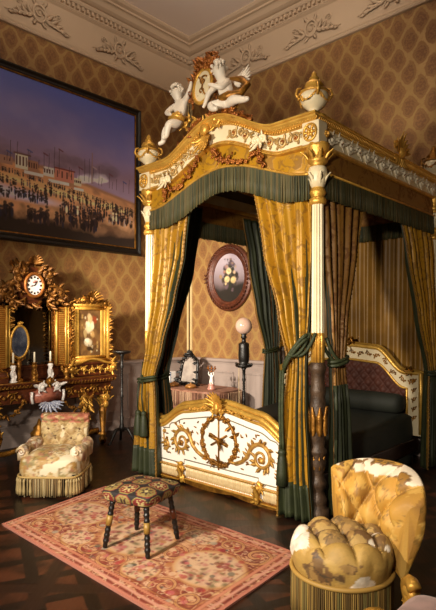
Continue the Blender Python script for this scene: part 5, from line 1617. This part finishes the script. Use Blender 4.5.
# --- round slipper chair in the foreground
SC = Vector((-1.405, 2.44, 0)); ARC = Vector((-1.375, 2.50, 0))
sl = thing('slipper_chair', tuple(SC), 'round low buttoned yellow chair with worn cover and long fringe', 'chair')
R0 = .252
def rseat(u, v):
    a = 2*PI*u
    if v < .3: q = v/.3; r = R0*(.96+.06*math.sin(PI*.62*q)); z = .24+.11*q**.9
    else: q = (v-.3)/.7; r = R0*1.0159*math.cos(q*PI/2)**.9 if q < 1 else 0; z = .35+.085*math.sin(min(1, q*1.3)*PI/2)
    x, y = r*math.cos(a), r*math.sin(a)
    k = tuft(x, y, .21, .19)
    if v > .3: z += (-.03+.054*k)*min(1, (v-.3)*4)
    r2 = 1+.03*abs(math.sin(a*7))*max(0, 1-abs(v-.25)*4); x *= r2; y *= r2
    return (SC.x+x, SC.y+y, z)
m = MB(); m.grid(170, 80, rseat, cu=True)
cc = chintz_cols(m, '#8a6c3c', '#6a4c2c', ['#a8844a','#54402a','#b89858'], '#e4d8c4', .9, 2., 6)
for i, p in enumerate(m.V):
    dx, dy = p[0]-SC.x, p[1]-SC.y; r = math.hypot(dx, dy)
    fq = fbm(p, 5, 8.)
    if dy-.5*dx < .02 and r > .10 and fq > .12: cc[i] = np.array(lin('#e6d9c4'))*(.85+.3*fbm(p, 30))
    elif r > .17 and dy-.3*dx < -.02 and fbm(p, 6, 44.) > -.12: cc[i] = .3*cc[i]+.7*np.array(lin('#b8944a'))
st = build(m, 'seat', chintz, sl, cols=cc)
m = MB()
for i in range(-4, 5):
    for j in range(-4, 5):
        if (i+j) % 2: continue
        x, y = .21*i/2, .19*j/2
        if math.hypot(x, y) < .22: m.cut(); m.ell((SC.x+x, SC.y+y, .400-.05*(math.hypot(x,y)/.25)**2), .011, 8, 5)
build(m, 'button', M('dark_button', '#4a3820', .6), st)
A0, A1 = math.radians(140), math.radians(14)
def rback(u, v):
    """u along the horseshoe, v round the section"""
    a = A0+(A1-A0)*u; e = abs(u-.5)*2; e = e**2.6
    top = .735-.07*e*(1 if u < .5 else 1.9); w = 2*PI*v
    # section: s=-1 outside .. +1 inside, height t
    t = .5-.5*math.cos(w); t = t**.85; side = math.sin(w)
    z = .21+(top-.21)*t
    flare = .250+.070*t*t
    th = .050+.030*math.sin(PI*min(1, t*1.02))*t+.016*t
    r = flare-side*th*(1 if side < 0 else 1)
    if side > 0: r -= .072*(tuft(a*.31, z-.05, .24, .27)-.35)*min(1, 3*side)*(1 if t > .25 else t*4)
    if t > .8: r += .022*(t-.8)/.2
    end = 1-max(0, (abs(u-.5)*2-.94)/.06)**2*.55
    r = flare+(r-flare)*end
    return (ARC.x+r*math.cos(a), ARC.y+r*math.sin(a), z)
m = MB(); m.grid(150, 110, rback, cv=True)
for u in (0, 1): m.add([rback(u, j/110) for j in range(110)], [tuple(range(110))])
cc = chintz_cols(m, '#bc8c38', '#a0742a', ['#7c5420','#c8a050'], '#e6d8c0', .9, 5., 5, '#6a5020')
for i, p in enumerate(m.V):
    if p[2] > .672+.02*fbm(p, 9):
        q = fbm(p, 6, 3.)
        if q > .14: cc[i] = np.array(lin('#dccdb4'))
        elif q > .0: cc[i] = np.array(lin('#7a5a34'))
        elif abs(fbm(p, 16, 9.)) < .06: cc[i] = np.array(lin('#3c3428'))
bk2 = build(m, 'backrest', chintz, sl, cols=cc)
m = MB()
for mm_ in range(-12, 16):
    for nn_ in range(-12, 16):
        a = .24*(mm_+nn_)/2/.31; z = .05+.27*(mm_-nn_)/2
        u = (a-A0)/(A1-A0)
        if not .1 < u < .9 or not .40 < z < .66: continue
        e = (abs(u-.5)*2)**2.6; top = .735-.07*e*(1 if u < .5 else 1.9)
        t = (z-.21)/(top-.21); v = math.acos(1-2*t**(1/.85))/(2*PI)
        m.cut(); m.ell(rback(u, v), .011, 8, 5)
build(m, 'button', M('ochre_button', '#8a6424', .6), bk2)
m = MB()
ringp = lambda r, z: [(SC.x+r*math.cos(a), SC.y+r*math.sin(a), z) for a in np.linspace(0, 2*PI, 81)]
fc = [lin(c) for c in ('#8a6c34','#785c2a','#9c7e40','#5e4822','#746636')]
m.fringe(ringp(R0+.004, .245), .235, .009, .0055, .008, fc); m.fringe(ringp(R0-.012, .245), .23, .011, .006, .008, fc)
build(m, 'fringe', fringe_attr, sl)
m = MB(); m.tube(ringp(R0+.004, .245)[:-1], .012, 8, True); build(m, 'braid', M('ochre_braid', '#a4803c', .6), sl)
m = MB(); m.lathe([(.225,.20),(.23,.23),(.225,.25)], (SC.x,SC.y,0), 40); build(m, 'seat_frame', darkwood, sl)
for k in range(4):
    a = PI/4+PI/2*k; m = MB(); m.lathe([(.016,0),(.022,.05),(.028,.2)], (SC.x+.19*math.cos(a), SC.y+.19*math.sin(a), 0), 12); build(m, 'leg', darkwood, sl)

# --- patchwork stool on the rug
KC = Vector((-2.83, 2.265, 0)); kr = math.radians(15)
kt = thing('patchwork_stool', (KC.x, KC.y, .012), 'square stool with patchwork seat and dark bobbin legs standing on the rug', 'stool')
T = Matrix.Translation(KC) @ Matrix.Rotation(kr, 4, 'Z')
HS = .205
def kseat(u, v):
    a = 2*PI*u; ex, ey = sxy(a, 6)
    if v < .35: q = v/.35; r = .96+.06*math.sin(PI*q*.8); z = .345+.06*q
    else: q = (v-.35)/.65; r = 1.0*(1-q) if q < 1 else 0; z = .405+.030*math.sin(min(1, q*2)*PI/2)
    return (HS*ex*r, HS*ey*r, z)
m = MB(); m.grid(160, 70, kseat, cu=True)
kc = []
pal = {0: lin('#2c0e0c'), 1: lin('#7c6c38'), 2: lin('#64160f'), 3: lin('#160e0c'), 4: lin('#a89864'), 5: lin('#702418')}
for (x, y, z) in m.V:
    e = .1367; drop = .41-z if max(abs(x), abs(y)) > .19 else 0
    px_ = x+math.copysign(drop, x) if abs(x) > abs(y) else x; py_ = y+math.copysign(drop, y) if abs(y) >= abs(x) else y
    i, j = math.floor(px_/e+.5), math.floor(py_/e+.5); fx, fy = px_/e-i, py_/e-j
    r = math.hypot(fx, fy); a = math.atan2(fy, fx); odd = (i+j) % 2
    oc = max(abs(fx), abs(fy), (abs(fx)+abs(fy))*.66)
    if oc > .45: c = pal[3]
    elif oc > .40: c = pal[1] if odd else pal[5]
    else:
        c = pal[2] if odd else pal[1]
        star = .20+.09*math.cos(6*a)
        if r < star: c = pal[4] if odd else pal[0]
        if r < .10: c = pal[0] if odd else pal[4]
        if .30 < r < .34 and math.cos(12*a) > 0: c = pal[4] if odd else pal[2]
    kc.append(c)
m.V = [tuple(T @ Vector(v)) for v in m.V]
kst = build(m, 'seat', patch_attr, kt, cols=np.array(kc))
m = MB(); m.T = T; m.box((0,0,.345), (.34,.34,.04)); build(m, 'seat_frame', blackwood, kt, bevel=.01)
band = M('brass_band', '#8a6a2c', .5, .1)
for sx in (-1,1):
    for sy in (-1,1):
        top_, foot = T @ Vector((sx*.135, sy*.135, .345)), T @ Vector((sx*.175, sy*.175, .0155))
        m = MB(); n = 46; pts = [top_.lerp(foot, k/(n-1)) for k in range(n)]
        m.tube(pts, [(.0185+.0022*math.cos(k*1.3))*(1 if k < 40 else 1-(k-40)*.07) for k in range(n)], 12)
        o = build(m, 'leg', blackwood, kt)
        m = MB(); m.tube([top_.lerp(foot, .35), top_.lerp(foot, .55)], .0212, 12); build(m, 'leg_band', band if (sx, sy) in ((1,-1),(-1,-1)) else redwood, o)

# --- gilt footstool whose corner shows at the lower right edge
fs = thing('gilt_footstool', (-.80, 2.10, 0), 'carved gilt footstool with pale pink cushion beside the slipper chair', 'footstool')
fx, fy_ = -.80, 2.13
m = MB(); m.box((fx, fy_, .27), (.30,.30,.05)); fr_ = build(m, 'frame', gold_old, fs, bevel=.015)
m = MB()
m.grid(40, 20, lambda u, v: (fx+.155*sq(math.cos(2*PI*u), .5)*math.cos(PI/2*v)**.5, fy_+.155*sq(math.sin(2*PI*u), .5)*math.cos(PI/2*v)**.5, .29+.075*math.sin(PI/2*v)), cu=True)
build(m, 'cushion', M('pale_pink_velvet', '#c8a49c', .7, 0, .3, 8, .1, 70, sheen=.3), fs)
for sx in (-1,1):
    for sy in (-1,1):
        x, y = fx+sx*.15, fy_+sy*.15; d = Vector((sx, sy, 0)).normalized()
        m = MB(); b = Vector((x, y, 0))
        m.tube([b+Vector((0,0,.28)), b+d*.03+Vector((0,0,.24)), b+d*.02+Vector((0,0,.15)), b-d*.01+Vector((0,0,.08)), b+d*.02+Vector((0,0,.03)), b+d*.04+Vector((0,0,.02))], [.04,.045,.032,.022,.02,.02], 10)
        o = build(m, 'leg', gold, fs)
        m = MB(); m.scroll(b+d*.05+Vector((0,0,.30)), .058, 1.3, d, (0,0,1), PI*.8, -1, .032, .018, None, 0)
        for k in range(5): m.leaf(b+d*.04+Vector((0,0,.26)), d*.4+Vector((rnd(-.5,.5), rnd(-.5,.5), rnd(-1,.6))), d, .08, .05, .4)
        build(m, 'corner_scroll', gold, o)
# ================================================================== LIGHT AND CAMERA
def spot(name, loc, aim, W, size, ang, blend, col):
    l = bpy.data.lights.new(name, 'SPOT'); l.energy = W; l.shadow_soft_size = size; l.spot_size = math.radians(ang); l.spot_blend = blend; l.color = col
    o = bpy.data.objects.new(name, l); COL.objects.link(o); o.location = loc
    o.rotation_euler = (Vector(aim)-Vector(loc)).to_track_quat('-Z', 'Y').to_euler(); return o
def area(name, loc, aim, W, sx, sy, col):
    l = bpy.data.lights.new(name, 'AREA'); l.energy = W; l.shape = 'RECTANGLE'; l.size = sx; l.size_y = sy; l.color = col
    o = bpy.data.objects.new(name, l); COL.objects.link(o); o.location = loc
    o.rotation_euler = (Vector(aim)-Vector(loc)).to_track_quat('-Z', 'Y').to_euler(); return o
warm = (1., .88, .72)
spot('key_lamp', (-2.45, -.6, 2.1), (-3.3, 3.9, .70), 980, .10, 90, .9, warm)
spot('second_lamp', (-.45, -.7, 2.2), (-3.3, 4.2, .9), 480, .12, 78, .9, warm)
spot('canopy_fill', (-2.2, -.9, 2.3), (-3.25, 3.45, 3.25), 430, .12, 34, .8, warm)  # unseen spot added to keep the canopy front bright
spot('wall_fill', (-4.35, .7, 2.5), (-5.65, 6.0, 1.45), 2050, .12, 46, .9, warm)  # unseen free-standing spot added to brighten the far walls beside the bed
spot('cornice_fill', (-1.9, 1.9, 4.95), (-6.2, 4.1, 8.3), 340, .25, 84, .6, (1., .86, .72))  # pair of unseen spots added to lift frieze and ceiling
spot('cornice_fill', (-1.9, 1.9, 4.95), (-3.9, 6.0, 8.3), 400, .25, 84, .6, (1., .86, .72))
w = bpy.data.worlds.new('World'); S.world = w; w.use_nodes = True
w.node_tree.nodes['Background'].inputs[0].default_value = (*lin('#c8a888'), 1); w.node_tree.nodes['Background'].inputs[1].default_value = .06

cam = bpy.data.cameras.new('Camera'); co = bpy.data.objects.new('Camera', cam); COL.objects.link(co)
co.location = (0, 0, 1.5); co.rotation_euler = (PI/2, 0, math.radians(43.1))
cam.sensor_fit = 'VERTICAL'; cam.sensor_height = 36; cam.lens = 527/610*36; cam.shift_y = 20/610; cam.clip_start = .05
S.camera = co
S.view_settings.view_transform = 'Standard'; S.view_settings.look = 'None'; S.view_settings.exposure = 0; S.view_settings.gamma = 1
S.view_settings.use_curve_mapping = False
